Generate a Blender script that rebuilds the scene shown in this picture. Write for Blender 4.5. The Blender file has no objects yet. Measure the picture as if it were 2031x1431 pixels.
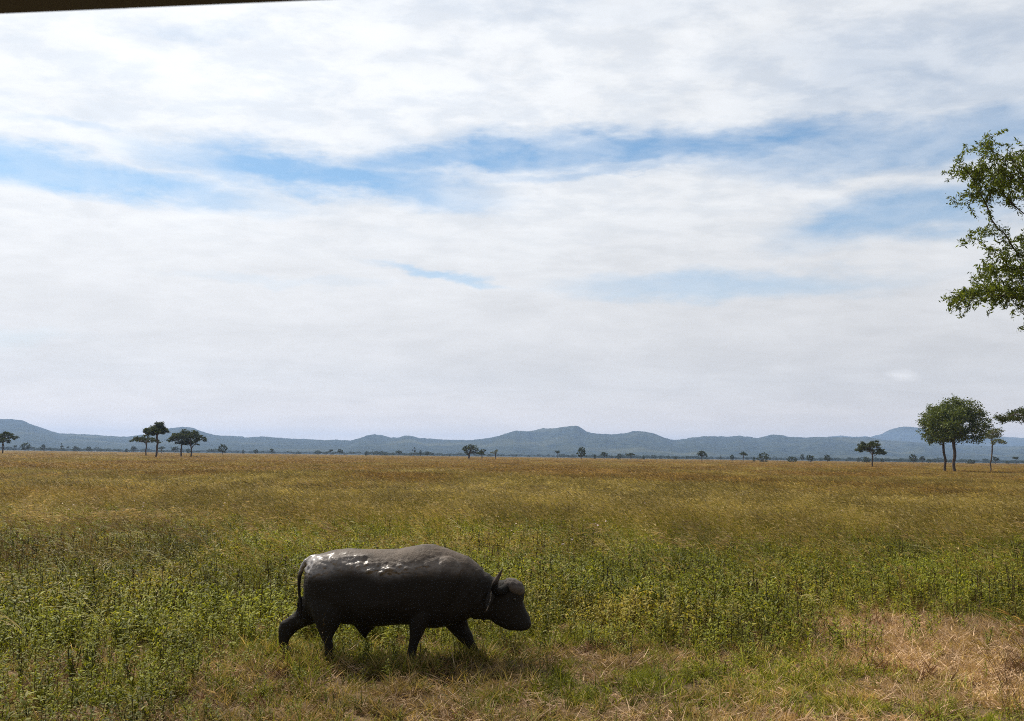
import bpy, bmesh, math, random
import numpy as np
from mathutils import Vector, Matrix, noise as mnoise
R = math.radians
sc = bpy.context.scene
col = sc.collection

# ------------------------------------------------------------------ camera
FP, CH = 1850.0, 2.5            # focal length in photo pixels (2031 wide), eye height in m
cam = bpy.data.objects.new('camera', bpy.data.cameras.new('camera'))
col.objects.link(cam); sc.camera = cam
cam.data.sensor_width = 36; cam.data.lens = 36 * FP / 2031
cam.data.clip_start = 0.05; cam.data.clip_end = 80000
CROT = Matrix.Rotation(R(90 + 5.84), 4, 'X') @ Matrix.Rotation(R(0.742), 4, 'Z')
cam.matrix_world = Matrix.Translation((0, 0, CH)) @ CROT
cam.data.dof.use_dof = True; cam.data.dof.focus_distance = 13; cam.data.dof.aperture_fstop = 14

def ray(px, py):
    return (CROT.to_3x3() @ Vector(((px - 1015.5) / FP, (715.5 - py) / FP, -1))).normalized()
def at(px, py, Y):              # point of the pixel ray at distance Y ahead
    d = ray(px, py); return Vector((0, 0, CH)) + d * (Y / d.y)
def azel(px, py):
    d = ray(px, py); return math.atan2(d.x, d.y), math.asin(d.z)
def groundx(px, Y):             # world x of a thing seen in column px standing at distance Y
    return at(px, 905, Y).x

# ------------------------------------------------------------------ sun, sky, exposure
SUN_EL, SUN_AZ = 51, -46         # sun behind the animal, to the left (azimuth from +Y, clockwise)
sd = Vector((math.sin(R(SUN_AZ)) * math.cos(R(SUN_EL)), math.cos(R(SUN_AZ)) * math.cos(R(SUN_EL)), math.sin(R(SUN_EL))))
sun = bpy.data.objects.new('sun', bpy.data.lights.new('sun', 'SUN'))
col.objects.link(sun); sun.data.energy = 5.0; sun.data.angle = R(0.6); sun.data.color = (1, .93, .82)
sun.rotation_euler = sd.to_track_quat('Z', 'Y').to_euler()
sc.view_settings.view_transform = 'Standard'; sc.view_settings.look = 'None'
sc.view_settings.exposure = .25; sc.view_settings.gamma = 1
sc.render.engine = 'CYCLES'
sc.cycles.max_bounces = 6; sc.cycles.diffuse_bounces = 3; sc.cycles.transmission_bounces = 3
sc.cycles.volume_bounces = 0; sc.cycles.transparent_max_bounces = 8
sc.cycles.use_denoising = False; sc.cycles.filter_width = 1.0
sc.cycles.use_adaptive_sampling = False; sc.cycles.sample_clamp_direct = 1.3

class NT:                        # small node helper
    def __init__(s, tree): s.t = tree; s.n = tree.nodes; s.l = tree.links
    def new(s, typ, **kw):
        n = s.n.new(typ)
        for k, v in kw.items(): setattr(n, k, v)
        return n
    def put(s, sock, v):
        if isinstance(v, bpy.types.NodeSocket): s.l.new(v, sock)
        elif v is not None: sock.default_value = v
    def math(s, op, a, b=None, c=None, clamp=False):
        n = s.new('ShaderNodeMath', operation=op, use_clamp=clamp)
        s.put(n.inputs[0], a); s.put(n.inputs[1], b); s.put(n.inputs[2], c); return n.outputs[0]
    def vmath(s, op, a, b=None, scale=None):
        n = s.new('ShaderNodeVectorMath', operation=op)
        s.put(n.inputs[0], a); s.put(n.inputs[1], b)
        if scale is not None: s.put(n.inputs['Scale'], scale)
        return n.outputs['Value'] if op in ('LENGTH', 'DOT_PRODUCT') else n.outputs[0]
    def comb(s, x, y, z):
        n = s.new('ShaderNodeCombineXYZ')
        for i, v in enumerate((x, y, z)): s.put(n.inputs[i], v)
        return n.outputs[0]
    def noise(s, vec, scale, detail=4, rough=.5, dist=0.0):
        n = s.new('ShaderNodeTexNoise'); s.put(n.inputs['Vector'], vec); s.put(n.inputs['Scale'], scale)
        s.put(n.inputs['Detail'], detail); s.put(n.inputs['Roughness'], rough); s.put(n.inputs['Distortion'], dist)
        return n.outputs['Fac']
    def mix(s, f, a, b):
        n = s.new('ShaderNodeMix', data_type='RGBA'); s.put(n.inputs[0], f)
        s.put(n.inputs[6], a if not isinstance(a, tuple) else (*a, 1)[:4]); s.put(n.inputs[7], b if not isinstance(b, tuple) else (*b, 1)[:4])
        return n.outputs[2]
    def ramp(s, v, lo, hi, a=0.0, b=1.0, smooth=True):
        n = s.new('ShaderNodeMapRange', interpolation_type='SMOOTHSTEP' if smooth else 'LINEAR')
        s.put(n.inputs[0], v); s.put(n.inputs[1], lo); s.put(n.inputs[2], hi); s.put(n.inputs[3], a); s.put(n.inputs[4], b)
        return n.outputs[0]

w = bpy.data.worlds.new('World'); sc.world = w; w.use_nodes = True
w.node_tree.nodes.clear(); N = NT(w.node_tree)
sky = N.new('ShaderNodeTexSky', sky_type='NISHITA', sun_disc=False)
sky.sun_elevation = R(SUN_EL); sky.sun_rotation = R(SUN_AZ); sky.altitude = 700; sky.dust_density = 1.5; sky.ozone_density = 1.6
tc = N.new('ShaderNodeTexCoord').outputs['Generated']
sep = N.new('ShaderNodeSeparateXYZ'); N.l.new(tc, sep.inputs[0])
az = N.math('ARCTAN2', sep.outputs[0], sep.outputs[1])
el = N.math('ARCSINE', sep.outputs[2])
zc = N.math('MAXIMUM', sep.outputs[2], 0.0)
den = N.math('ADD', zc, 0.10)
pu = N.math('DIVIDE', sep.outputs[0], den); pv = N.math('DIVIDE', sep.outputs[1], den)
P = N.comb(pu, pv, 0.0)
AE = N.comb(az, el, 0.0)
warp = N.noise(P, 1.1, 3, .5)
n_big = N.noise(N.vmath('MULTIPLY', P, (0.8, 1.2, 1)), 0.9, 6, .58, .6)
n_fine = N.noise(N.vmath('MULTIPLY', P, (1.6, 2.2, 1)), 3.2, 9, .62, .15)
n_puff = N.noise(N.vmath('MULTIPLY', AE, (8, 22, 1)), 1.6, 7, .6, .5)
# warped direction for the gaps between the cloud sheets
wx = N.math('MULTIPLY', N.math('SUBTRACT', N.noise(N.vmath('MULTIPLY', AE, (4, 14, 1)), 1.2, 5, .6), .5), .22)
wy = N.math('MULTIPLY', N.math('SUBTRACT', N.noise(N.vmath('MULTIPLY', AE, (5, 15, 1)), 1.7, 6, .62), .5), .060)
WAE = N.comb(N.math('ADD', az, wx), N.math('ADD', el, wy), 0.0)
GAPS = [ # px, py, half width px, half height px, tilt deg (clockwise down), strength
 (110, 338, 360, 34, 2, .85), (640, 350, 330, 40, 3, 1.0), (930, 312, 260, 34, -6, .85), (1330, 292, 480, 38, 0, .85),
 (1820, 285, 400, 46, -1, .66), (1790, 425, 200, 46, -6, .72), (1230, 338, 330, 14, -3, .45), (860, 545, 130, 12, 8, .55),
 (1450, 565, 300, 28, 0, .48), (375, 62, 70, 18, -10, .16), (115, 238, 80, 12, 4, .30), (1850, 130, 360, 110, 4, .28),
 (1150, 20, 500, 30, 0, .10), (30, 665, 130, 18, 0, .15), (560, 560, 200, 10, 0, .12)]
gap = None
for (gx, gy, rx, ry, tilt, st) in GAPS:
    a0, e0 = azel(gx, gy)
    mp = N.new('ShaderNodeMapping', vector_type='TEXTURE')
    N.l.new(WAE, mp.inputs['Vector'])
    mp.inputs['Location'].default_value = (a0, e0, 0); mp.inputs['Rotation'].default_value = (0, 0, R(-tilt))
    mp.inputs['Scale'].default_value = (rx / FP, ry / FP, 1)
    ln = N.vmath('LENGTH', mp.outputs[0])
    g = N.ramp(ln, 1.5, 0.3, 0, N.math('MULTIPLY', st, 1.0))
    gap = g if gap is None else N.math('MAXIMUM', gap, g)
gapn = N.math('MULTIPLY', gap, N.ramp(n_puff, .30, .66, 1.12, .85))
high = N.ramp(el, R(10), R(20), 0, 1)
holes = N.math('MULTIPLY', N.ramp(n_fine, .38, .58, .13, 0), high)
clear = N.math('ADD', gapn, holes, clamp=True)
cover = N.math('SUBTRACT', 1.0, clear, clamp=True)
cover = N.math('MULTIPLY', cover, N.ramp(el, R(1), R(50), .985, .94))
# cloud brightness: brighter to the upper left (towards the sun), greyer low down
lum = N.ramp(n_big, .30, .70, -0.03, 0.035)
lum = N.math('ADD', lum, N.ramp(n_puff, .3, .7, -.028, .025))
lum = N.math('ADD', lum, N.ramp(el, R(2), R(24), 7.2e-1, 8.7e-1))
lum = N.math('ADD', lum, N.ramp(az, R(32), R(-30), -.05, .09))
lum = N.math('ADD', lum, N.math('MULTIPLY', N.ramp(n_fine, .35, .65, -.035, .035), N.ramp(el, R(6), R(16), .25, 1)))
lum = N.math('MULTIPLY', lum, N.ramp(sep.outputs[1], -.35, .35, .45, 1.0))      # unseen cloud behind the camera dimmed to deepen contrast on the field
lum = N.math('ADD', lum, N.ramp(el, R(5), R(0), 0, .16))
a0, e0 = azel(1800, 742)          # one small bright puff low at the right
mp = N.new('ShaderNodeMapping', vector_type='TEXTURE'); N.l.new(N.comb(N.math('ADD', az, N.math('MULTIPLY', wx, .35)), N.math('ADD', el, N.math('MULTIPLY', wy, .6)), 0.0), mp.inputs['Vector'])
mp.inputs['Location'].default_value = (a0, e0, 0); mp.inputs['Scale'].default_value = (30 / FP, 13 / FP, 1)
lum = N.math('ADD', lum, N.ramp(N.vmath('LENGTH', mp.outputs[0]), 1.3, .1, 0, .17))
ccol_low = N.ramp(el, R(5), R(0), 0, 1)
ccol = N.mix(N.ramp(el, R(0), R(18)), (1.0, .975, .96), (.985, 1.0, 1.015))
ccol = N.mix(ccol_low, ccol, (1.13, .985, .86))
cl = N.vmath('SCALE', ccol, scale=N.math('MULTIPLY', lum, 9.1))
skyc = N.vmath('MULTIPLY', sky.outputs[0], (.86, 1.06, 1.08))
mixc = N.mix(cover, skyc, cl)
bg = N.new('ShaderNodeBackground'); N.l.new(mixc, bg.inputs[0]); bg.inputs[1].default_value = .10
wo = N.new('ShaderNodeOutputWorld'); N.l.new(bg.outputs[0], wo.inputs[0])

# ------------------------------------------------------------------ helpers
def tag(o, label=None, cat=None, group=None, kind=None):
    if label: o['label'] = label
    if cat: o['category'] = cat
    if group: o['group'] = group
    if kind: o['kind'] = kind
    return o
def empty(name, loc, rz=0):
    o = bpy.data.objects.new(name, None); col.objects.link(o); o.location = loc; o.rotation_euler = (0, 0, rz)
    o.empty_display_size = .2; return o
def mesh_np(name, V, F, mat=None, smooth=False, attrs=None):
    """V (n,3) float, F list of arrays (k, nv) of polygons with nv corners each"""
    me = bpy.data.meshes.new(name)
    V = np.asarray(V, np.float32)
    me.vertices.add(len(V)); me.vertices.foreach_set('co', V.ravel())
    Fs = [np.asarray(f, np.int32) for f in F if len(f)]
    idx = np.concatenate([f.ravel() for f in Fs]); tot = np.concatenate([np.full(len(f), f.shape[1]) for f in Fs])
    me.loops.add(len(idx)); me.loops.foreach_set('vertex_index', idx.astype(np.int32))
    me.polygons.add(len(tot)); st = np.concatenate([[0], np.cumsum(tot)[:-1]])
    me.polygons.foreach_set('loop_start', st.astype(np.int32))
    me.update(calc_edges=True)
    if smooth: me.polygons.foreach_set('use_smooth', np.ones(len(tot), bool))
    for k, a in (attrs or {}).items():
        at_ = me.attributes.new(k, 'FLOAT', 'POINT'); at_.data.foreach_set('value', np.asarray(a, np.float32))
    if mat: me.materials.append(mat)
    return me
def obj(name, me, parent=None, loc=(0, 0, 0)):
    o = bpy.data.objects.new(name, me); col.objects.link(o); o.location = loc
    if parent: o.parent = parent
    return o
def hsh(ix, iy, s):
    h = (ix.astype(np.int64) * 374761393 + iy.astype(np.int64) * 668265263 + s * 2147483647) & 0xffffffff
    h = ((h ^ (h >> 13)) * 1274126177) & 0xffffffff
    return ((h ^ (h >> 16)) & 0xffff) / 65535.0
def vnoise(x, y, s=0):
    ix, iy = np.floor(x), np.floor(y); fx, fy = x - ix, y - iy
    fx = fx * fx * (3 - 2 * fx); fy = fy * fy * (3 - 2 * fy)
    a, b, c, d = hsh(ix, iy, s), hsh(ix + 1, iy, s), hsh(ix, iy + 1, s), hsh(ix + 1, iy + 1, s)
    return (a * (1 - fx) + b * fx) * (1 - fy) + (c * (1 - fx) + d * fx) * fy
def fbm(x, y, o=4, s=0):
    x = np.asarray(x, float); y = np.asarray(y, float)
    r = 0; a = .5; t = 0
    for k in range(o):
        r = r + a * vnoise(x * 2 ** k + 17.3 * k, y * 2 ** k - 9.1 * k, s + k); t += a; a *= .5
    return r / t
def sstep(v, lo, hi):
    t = np.clip((v - lo) / (hi - lo), 0, 1); return t * t * (3 - 2 * t)
def new_mat(name):
    m = bpy.data.materials.new(name); m.use_nodes = True; m.node_tree.nodes.clear(); return m, NT(m.node_tree)
def out(N, sh, disp=None):
    o = N.new('ShaderNodeOutputMaterial'); N.l.new(sh, o.inputs[0]); return o
def princ(N, colr, rough=.8, spec=.3, **kw):
    p = N.new('ShaderNodeBsdfPrincipled'); N.put(p.inputs['Base Color'], colr if not isinstance(colr, tuple) else (*colr, 1)[:4])
    N.put(p.inputs['Roughness'], rough); N.put(p.inputs['Specular IOR Level'], spec)
    for k, v in kw.items(): N.put(p.inputs[k.replace('_', ' ')], v)
    return p
def bump(N, h, strength, dist=.02):
    b = N.new('ShaderNodeBump'); N.put(b.inputs['Height'], h); b.inputs['Strength'].default_value = strength
    b.inputs['Distance'].default_value = dist; return b.outputs[0]

# ------------------------------------------------------------------ vegetation materials
def veg_mat(name, g1, g2, d1, d2, trans=.4, rough=.55, spec=.3, tip=None, inst=True):
    m, N = new_mat(name)
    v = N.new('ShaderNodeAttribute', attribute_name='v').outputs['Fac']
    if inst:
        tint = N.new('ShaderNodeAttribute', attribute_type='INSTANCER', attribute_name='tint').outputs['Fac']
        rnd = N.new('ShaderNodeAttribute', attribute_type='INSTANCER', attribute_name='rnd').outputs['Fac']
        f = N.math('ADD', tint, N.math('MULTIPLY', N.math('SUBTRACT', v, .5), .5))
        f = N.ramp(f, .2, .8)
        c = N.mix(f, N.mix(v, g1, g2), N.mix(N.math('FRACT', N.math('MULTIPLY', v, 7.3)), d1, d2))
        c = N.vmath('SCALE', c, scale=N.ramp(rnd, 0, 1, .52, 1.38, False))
    else:
        c = N.mix(v, g1, g2)
    p = princ(N, c, rough, spec)
    t = N.new('ShaderNodeBsdfTranslucent'); N.l.new(N.vmath('MULTIPLY', c, (1.25, 1.2, .7)), t.inputs[0])
    mx = N.new('ShaderNodeMixShader'); mx.inputs[0].default_value = trans
    N.l.new(p.outputs[0], mx.inputs[1]); N.l.new(t.outputs[0], mx.inputs[2]); out(N, mx.outputs[0])
    return m
DRY1, DRY2 = (.36, .235, .10), (.52, .36, .17)
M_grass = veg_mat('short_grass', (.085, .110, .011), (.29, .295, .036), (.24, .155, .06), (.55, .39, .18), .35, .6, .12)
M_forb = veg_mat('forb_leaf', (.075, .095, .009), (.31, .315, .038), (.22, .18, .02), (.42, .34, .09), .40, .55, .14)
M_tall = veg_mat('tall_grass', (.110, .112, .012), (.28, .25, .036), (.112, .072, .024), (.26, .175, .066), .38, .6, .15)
M_head = veg_mat('seed_head', (.20, .155, .05), (.44, .34, .15), (.13, .075, .028), (.38, .25, .10), .3, .7, .1)
M_spike = veg_mat('seed_spike', (.024, .019, .008), (.05, .036, .014), (.06, .036, .015), (.11, .07, .028), .05, .8)
M_straw = veg_mat('straw', (.25, .16, .095), (.54, .385, .235), (.15, .09, .058), (.68, .49, .31), .25, .7, .1)
M_pale = veg_mat('pale_stalk', (.36, .34, .13), (.50, .44, .20), (.48, .36, .17), (.62, .50, .27), .3)
M_plume = veg_mat('plume', (.27, .20, .10), (.46, .355, .20), (.22, .15, .08), (.50, .37, .23), .35, .7, .1)
M_flower = veg_mat('small_flower', (.60, .50, .62), (.75, .68, .75), (.6, .5, .6), (.7, .6, .7), .3)

# ------------------------------------------------------------------ blade builders (numpy)
rng = np.random.default_rng(7)
class Veg:
    """collects strips; each is a curved ribbon of given width profile"""
    def __init__(s): s.V = []; s.Q = []; s.T = []; s.a = []; s.mi_q = []; s.mi_t = []; s.n = 0
    def strips(s, base, azi, lean, length, width, curve, nseg=3, prof=None, wa=None, mat=0, val=None, sag=None):
        n = len(base)
        if n == 0: return
        t = np.linspace(0, 1, nseg + 1)
        if prof is None: prof = 1 - t ** 1.6
        th = lean[:, None] + curve[:, None] * t[None]            # angle from vertical along the blade
        dl = length[:, None] / nseg
        thm = (th[:, :-1] + th[:, 1:]) / 2
        r = np.concatenate([np.zeros((n, 1)), np.cumsum(np.sin(thm) * dl, 1)], 1)
        z = np.concatenate([np.zeros((n, 1)), np.cumsum(np.cos(thm) * dl, 1)], 1)
        ca, sa = np.cos(azi)[:, None], np.sin(azi)[:, None]
        C = np.stack([base[:, 0:1] + r * ca, base[:, 1:2] + r * sa, base[:, 2:3] + z], 2)
        tw = rng.uniform(0, math.pi, n) if wa is None else wa
        # ribbon side vector, rotated round the blade axis
        side = np.stack([-np.sin(azi), np.cos(azi), np.zeros(n)], 1)
        up = np.stack([np.cos(azi) * np.cos(lean), np.sin(azi) * np.cos(lean), -np.sin(lean)], 1)
        sv = side * np.cos(tw)[:, None] + up * np.sin(tw)[:, None]
        hw = (width[:, None] * prof[None] / 2)
        L = C - sv[:, None] * hw[..., None]; Rr = C + sv[:, None] * hw[..., None]
        last_tip = prof[-1] <= 1e-6
        m = nseg if last_tip else nseg + 1
        vv = np.stack([L[:, :m], Rr[:, :m]], 2).reshape(n, m * 2, 3)
        per = m * 2 + (1 if last_tip else 0)
        if last_tip: vv = np.concatenate([vv, C[:, -1:]], 1)
        b0 = s.n + np.arange(n)[:, None] * per
        k = np.arange(m - 1)
        q = np.stack([b0 + 2 * k, b0 + 2 * k + 1, b0 + 2 * k + 3, b0 + 2 * k + 2], 2).reshape(-1, 4)
        s.V.append(vv.reshape(-1, 3)); s.Q.append(q); s.mi_q.append(np.full(len(q), mat))
        if last_tip:
            tt = np.concatenate([b0 + 2 * (m - 1), b0 + 2 * (m - 1) + 1, b0 + per - 1], 1)
            s.T.append(tt); s.mi_t.append(np.full(len(tt), mat))
        va = rng.uniform(0, 1, n) if val is None else val
        s.a.append(np.repeat(va, per)); s.n += n * per
        return C
    def mesh(s, name, mats):
        Q = np.concatenate(s.Q) if s.Q else np.zeros((0, 4), int); T = np.concatenate(s.T) if s.T else np.zeros((0, 3), int)
        me = mesh_np(name, np.concatenate(s.V), [Q, T], None, False, {'v': np.concatenate(s.a)})
        for m in mats: me.materials.append(m)
        mi = np.concatenate(s.mi_q + s.mi_t) if len(mats) > 1 else None
        if mi is not None:
            me.polygons.foreach_set('material_index', mi.astype(np.int32))
        return me
U = lambda a, b, n: rng.uniform(a, b, n)
LEAF = np.array([.15, .9, .8, 0.0]); 
def base_disc(n, r): 
    a = U(0, 6.283, n); q = r * np.sqrt(U(0, 1, n)); return np.stack([q * np.cos(a), q * np.sin(a), np.zeros(n)], 1)
def p_short(n=46, h=.20, r=.10):
    g = Veg(); g.strips(base_disc(n, r), U(0, 6.28, n), U(0.05, .8, n), U(.4, 1.3, n) * h, U(.007, .015, n), U(.3, 1.9, n), 3); return g
def p_straw(n=34, r=.16):
    g = Veg(); b = base_disc(n, r); b[:, 2] = U(.0, .05, n)
    g.strips(b, U(0, 6.28, n), U(.8, 1.5, n), U(.06, .22, n), U(.006, .014, n), U(-.5, .9, n), 3)
    n = 14; g.strips(base_disc(n, r), U(0, 6.28, n), U(.1, .8, n), U(.08, .22, n), U(.003, .007, n), U(.2, 1.3, n), 3); return g
def p_forb(h=.4, stems=3, spread=.09, lf=1.0):
    g = Veg(); b = base_disc(stems, spread); azi = U(0, 6.28, stems); ln = U(.05, .4, stems); H = U(.7, 1.15, stems) * h
    C = g.strips(b, azi, ln, H, np.full(stems, .007), U(-.3, .3, stems), 4, np.ones(5), mat=1)
    for k in range(stems):
        nl = int(H[k] / .022)
        t = np.linspace(.18, 1, nl); seg = np.clip(t * 4, 0, 3.999); i = seg.astype(int); f = (seg - i)[:, None]
        pb = C[k, i] * (1 - f) + C[k, i + 1] * f
        g.strips(pb, U(0, 6.28, nl), U(.5, 1.45, nl), U(.048, .095, nl) * lf, U(.014, .026, nl) * lf, U(0, .9, nl), 3, LEAF, wa=U(-.5, .5, nl))
    return g
def p_tall(n=34, h=.75, r=.12, heads=8, leanx=.35, wid=1.0):
    """leaves plus flowering stalks that lean and droop to one side (azimuth pi = -x)"""
    g = Veg()
    g.strips(base_disc(n, r), U(0, 6.28, n), U(.05, .45, n), U(.4, .85, n) * h, U(.004, .008, n) * wid, U(.2, 1.2, n), 4)
    a = math.pi + rng.normal(0, .5, heads); L = U(.8, 1.15, heads) * h
    C = g.strips(base_disc(heads, r), a, U(.02, leanx, heads), L, U(.003, .005, heads) * wid, U(.2, .7, heads), 4, np.ones(5), mat=1)
    tip = C[:, -1]; d = C[:, -1] - C[:, -2]
    for k in range(3):
        g.strips(tip - d * .02, a + rng.normal(0, .2, heads), U(.5, 1.2, heads), U(.08, .20, heads), U(.008, .016, heads) * wid, U(.2, .9, heads), 3, np.array([.5, 1, .7, 0.]), mat=2)
    return g
def p_patch(size, nb, h, wid, heads, hw=.012):
    g = Veg(); sq = lambda n: np.stack([U(-size / 2, size / 2, n), U(-size / 2, size / 2, n), np.zeros(n)], 1)
    g.strips(sq(nb), U(0, 6.28, nb), U(.05, .6, nb), U(.4, .9, nb) * h, U(.6, 1.4, nb) * wid, U(.2, 1.1, nb), 2)
    a = math.pi + rng.normal(0, .45, heads)
    C = g.strips(sq(heads), a, U(.05, .4, heads), U(.75, 1.2, heads) * h, U(.5, 1, heads) * wid * .7, U(.2, .7, heads), 3, np.ones(4), mat=1)
    g.strips(C[:, -1], a, U(.5, 1.3, heads), U(.12, .28, heads), U(.8, 1.6, heads) * hw, U(.2, .8, heads), 2, np.array([.7, 1, 0.]), mat=2)
    return g
def p_spike(h=.5):
    g = Veg(); n = 1
    C = g.strips(np.zeros((1, 3)), U(0, 6.28, 1), U(0, .10, 1), np.array([h]), np.array([.006]), U(-.1, .1, 1), 5, np.ones(6))
    m = 34; t = U(.35, 1, m); i = np.clip((t * 5).astype(int), 0, 4); f = (t * 5 - i)[:, None]
    pb = C[0, i] * (1 - f) + C[0, i + 1] * f
    g.strips(pb, U(0, 6.28, m), U(.3, 1.2, m), U(.012, .030, m), U(.008, .014, m), U(-.5, .5, m), 2, np.array([.8, 1, 0.])); return g
def p_arch(h=.8):
    g = Veg(); n = 5; a = math.pi + rng.normal(0, .35, n)
    C = g.strips(base_disc(n, .05), a, U(.15, .35, n), U(.8, 1.2, n) * h, U(.006, .011, n), U(.9, 1.6, n), 7, np.ones(8))
    for k in range(3):
        g.strips(C[:, -2 - k], a + rng.normal(0, .25, n), U(1.1, 1.8, n), U(.10, .22, n), U(.006, .012, n), U(.1, .5, n), 3)
    return g
def p_flower(h=.55):
    g = Veg(); n = 3; C = g.strips(base_disc(n, .05), U(0, 6.28, n), U(0, .3, n), U(.8, 1.2, n) * h, np.full(n, .005), U(-.2, .2, n), 3, np.ones(4), mat=1)
    for k in range(n):
        m = 9; g.strips(np.repeat(C[k, -1:], m, 0), U(0, 6.28, m), U(.5, 1.6, m), U(.015, .03, m), U(.010, .016, m), U(0, .5, m), 2, np.array([.6, 1, 0.]))
    return g
def protos(name, gens, mats):
    c = bpy.data.collections.new('proto_' + name)
    for i, g in enumerate(gens):
        o = bpy.data.objects.new('%s_proto_%02d' % (name, i), g.mesh('%s_%02d' % (name, i), mats)); c.objects.link(o)
    return c
def scatter(name, label, cat, coll, nproto, pts, rot, scl, tint, kind='stuff'):
    n = len(pts)
    me = bpy.data.meshes.new(name); me.vertices.add(n); me.vertices.foreach_set('co', np.asarray(pts, np.float32).ravel())
    def A(k, typ, v, f='value'):
        a = me.attributes.new(k, typ, 'POINT'); a.data.foreach_set(f, v)
    A('rot', 'FLOAT_VECTOR', np.asarray(rot, np.float32).ravel(), 'vector')
    A('scl', 'FLOAT_VECTOR', np.asarray(scl, np.float32).ravel(), 'vector')
    A('idx', 'INT', rng.integers(0, nproto, n).astype(np.int32)); A('tint', 'FLOAT', np.asarray(tint, np.float32))
    pp = np.asarray(pts, float); A('rnd', 'FLOAT', np.clip(U(0, 1, n) * .6 + 1.6 * (fbm(pp[:, 0] * .55, pp[:, 1] * .30, 4, 207) - .5) + .2, 0, 1).astype(np.float32))
    o = bpy.data.objects.new(name, me); col.objects.link(o)
    ng = bpy.data.node_groups.new(name + '_nodes', 'GeometryNodeTree')
    ng.interface.new_socket('Geometry', in_out='INPUT', socket_type='NodeSocketGeometry')
    ng.interface.new_socket('Geometry', in_out='OUTPUT', socket_type='NodeSocketGeometry')
    G = NT(ng); gi = G.new('NodeGroupInput'); go = G.new('NodeGroupOutput')
    ci = G.new('GeometryNodeCollectionInfo'); ci.inputs[0].default_value = coll; ci.inputs['Separate Children'].default_value = True; ci.inputs['Reset Children'].default_value = True
    ip = G.new('GeometryNodeInstanceOnPoints'); ip.inputs['Pick Instance'].default_value = True
    def na(k, dt):
        q = G.new('GeometryNodeInputNamedAttribute', data_type=dt); q.inputs[0].default_value = k
        return q.outputs['Attribute']
    G.l.new(gi.outputs[0], ip.inputs['Points']); G.l.new(ci.outputs[0], ip.inputs['Instance'])
    G.l.new(na('idx', 'INT'), ip.inputs['Instance Index']); G.l.new(na('rot', 'FLOAT_VECTOR'), ip.inputs['Rotation']); G.l.new(na('scl', 'FLOAT_VECTOR'), ip.inputs['Scale'])
    G.l.new(ip.outputs[0], go.inputs[0])
    md = o.modifiers.new('scatter', 'NODES'); md.node_group = ng
    return tag(o, label, cat, kind=kind)

# ------------------------------------------------------------------ where things grow (world metres)
def wedge(y0, y1, dens, margin=2.5, half=.565, yoff=0):
    """random points in the wedge of field ahead of the camera"""
    A_ = half * (y1 * y1 - y0 * y0) + 2 * margin * (y1 - y0)
    n = int(A_ * dens * 1.15)
    y = np.sqrt(U(y0 * y0, y1 * y1, n)) if y1 < 1e5 else None
    x = U(-1, 1, n) * (half * y + margin)
    return x, y
def px_of(x, y): return 1015 + FP * x / y           # photo column of a ground point
def py_of(y): return 905 + FP * CH / y              # photo row of the ground at that distance
def blob(x, y, px, py, rx, ry, s=0):
    """soft patch on the ground whose centre is ground point of (px,py), sizes in photo pixels; edges broken by noise"""
    yc = FP * CH / (py - 905 - .013 * (px - 1015)); xc = (px - 1015) / FP * yc
    ax = rx / FP * yc; ay = abs(FP * CH / (py - ry - 905) - yc)
    d = np.sqrt(((x - xc) / ax) ** 2 + ((y - yc) / ay) ** 2) + (fbm(x * 1.3, y * 1.3, 3, 5 + s) - .5) * .9
    return 1 - sstep(d, .65, 1.15)
def dry_map(x, y):                # dry straw ground, 0..1
    d = np.maximum(blob(x, y, 1900, 1275, 330, 80), blob(x, y, 1780, 1360, 130, 40) * .5)
    d = np.maximum(d, blob(x, y, 480, 1345, 170, 50) * .95); d = np.maximum(d, blob(x, y, 620, 1400, 260, 45) * .8)
    d = np.maximum(d, blob(x, y, 900, 1330, 200, 40) * .75); d = np.maximum(d, blob(x, y, 1150, 1420, 420, 35) * .9)
    d = np.maximum(d, blob(x, y, 1150, 1300, 130, 28) * .8); d = np.maximum(d, blob(x, y, 330, 1385, 90, 45) * .7)
    d = np.maximum(d, blob(x, y, 1500, 1125, 60, 16) * .7); d = np.maximum(d, blob(x, y, 1340, 1300, 150, 25) * .6)
    d = np.maximum(d, blob(x, y, 1420, 1425, 350, 30) * .8); d = np.maximum(d, blob(x, y, 1720, 1190, 60, 22) * .7)
    d = np.maximum(d, blob(x, y, 60, 1425, 120, 22) * .6)
    near = 1 - sstep(y, 11.5, 14)
    d = np.maximum(d * (.26 + .24 * sstep(px_of(x, y), 350, 650) + .50 * sstep(px_of(x, y), 1450, 1650)), near * sstep(fbm(x * .8, y * .8, 4, 31), .48, .70) * .5)
    d = d * (.55 + .9 * (fbm(x * 2.2, y * 2.2, 3, 33)))
    return np.clip(d, 0, 1)
def forb_map(x, y):               # leafy green forbs
    edge = 12.3 + 1.2 * (fbm(x * .5, 3 + 0 * x, 3, 8) - .5) * 2
    f = sstep(y, edge - .6, edge + .8) * (1 - sstep(y + 9 * (fbm(x * .12, y * .12, 3, 9) - .5), 24, 33))
    left = sstep(-x / y, .20, .36)                   # the forbs come right down to the lower left corner
    f = np.maximum(f, left * (1 - sstep(y, 30, 40)))
    f = np.maximum(f, .95 * (y < 12.8) * sstep(fbm(x * .9, y * .9, 4, 44), .38, .54))
    return np.clip(f * (1 - .9 * dry_map(x, y)), 0, 1)
def tall_map(x, y):
    return sstep(y + 10 * (fbm(x * .1, y * .1, 3, 12) - .5), 21, 31)
def bare_map(x, y):               # pale bare strip far out to the right
    return .6 * sstep(x / y, .20, .26) * sstep(y, 170, 200) * (1 - sstep(y, 330, 420)) * sstep(fbm(x * .02, y * .008, 3, 3), .42, .55)
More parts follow.
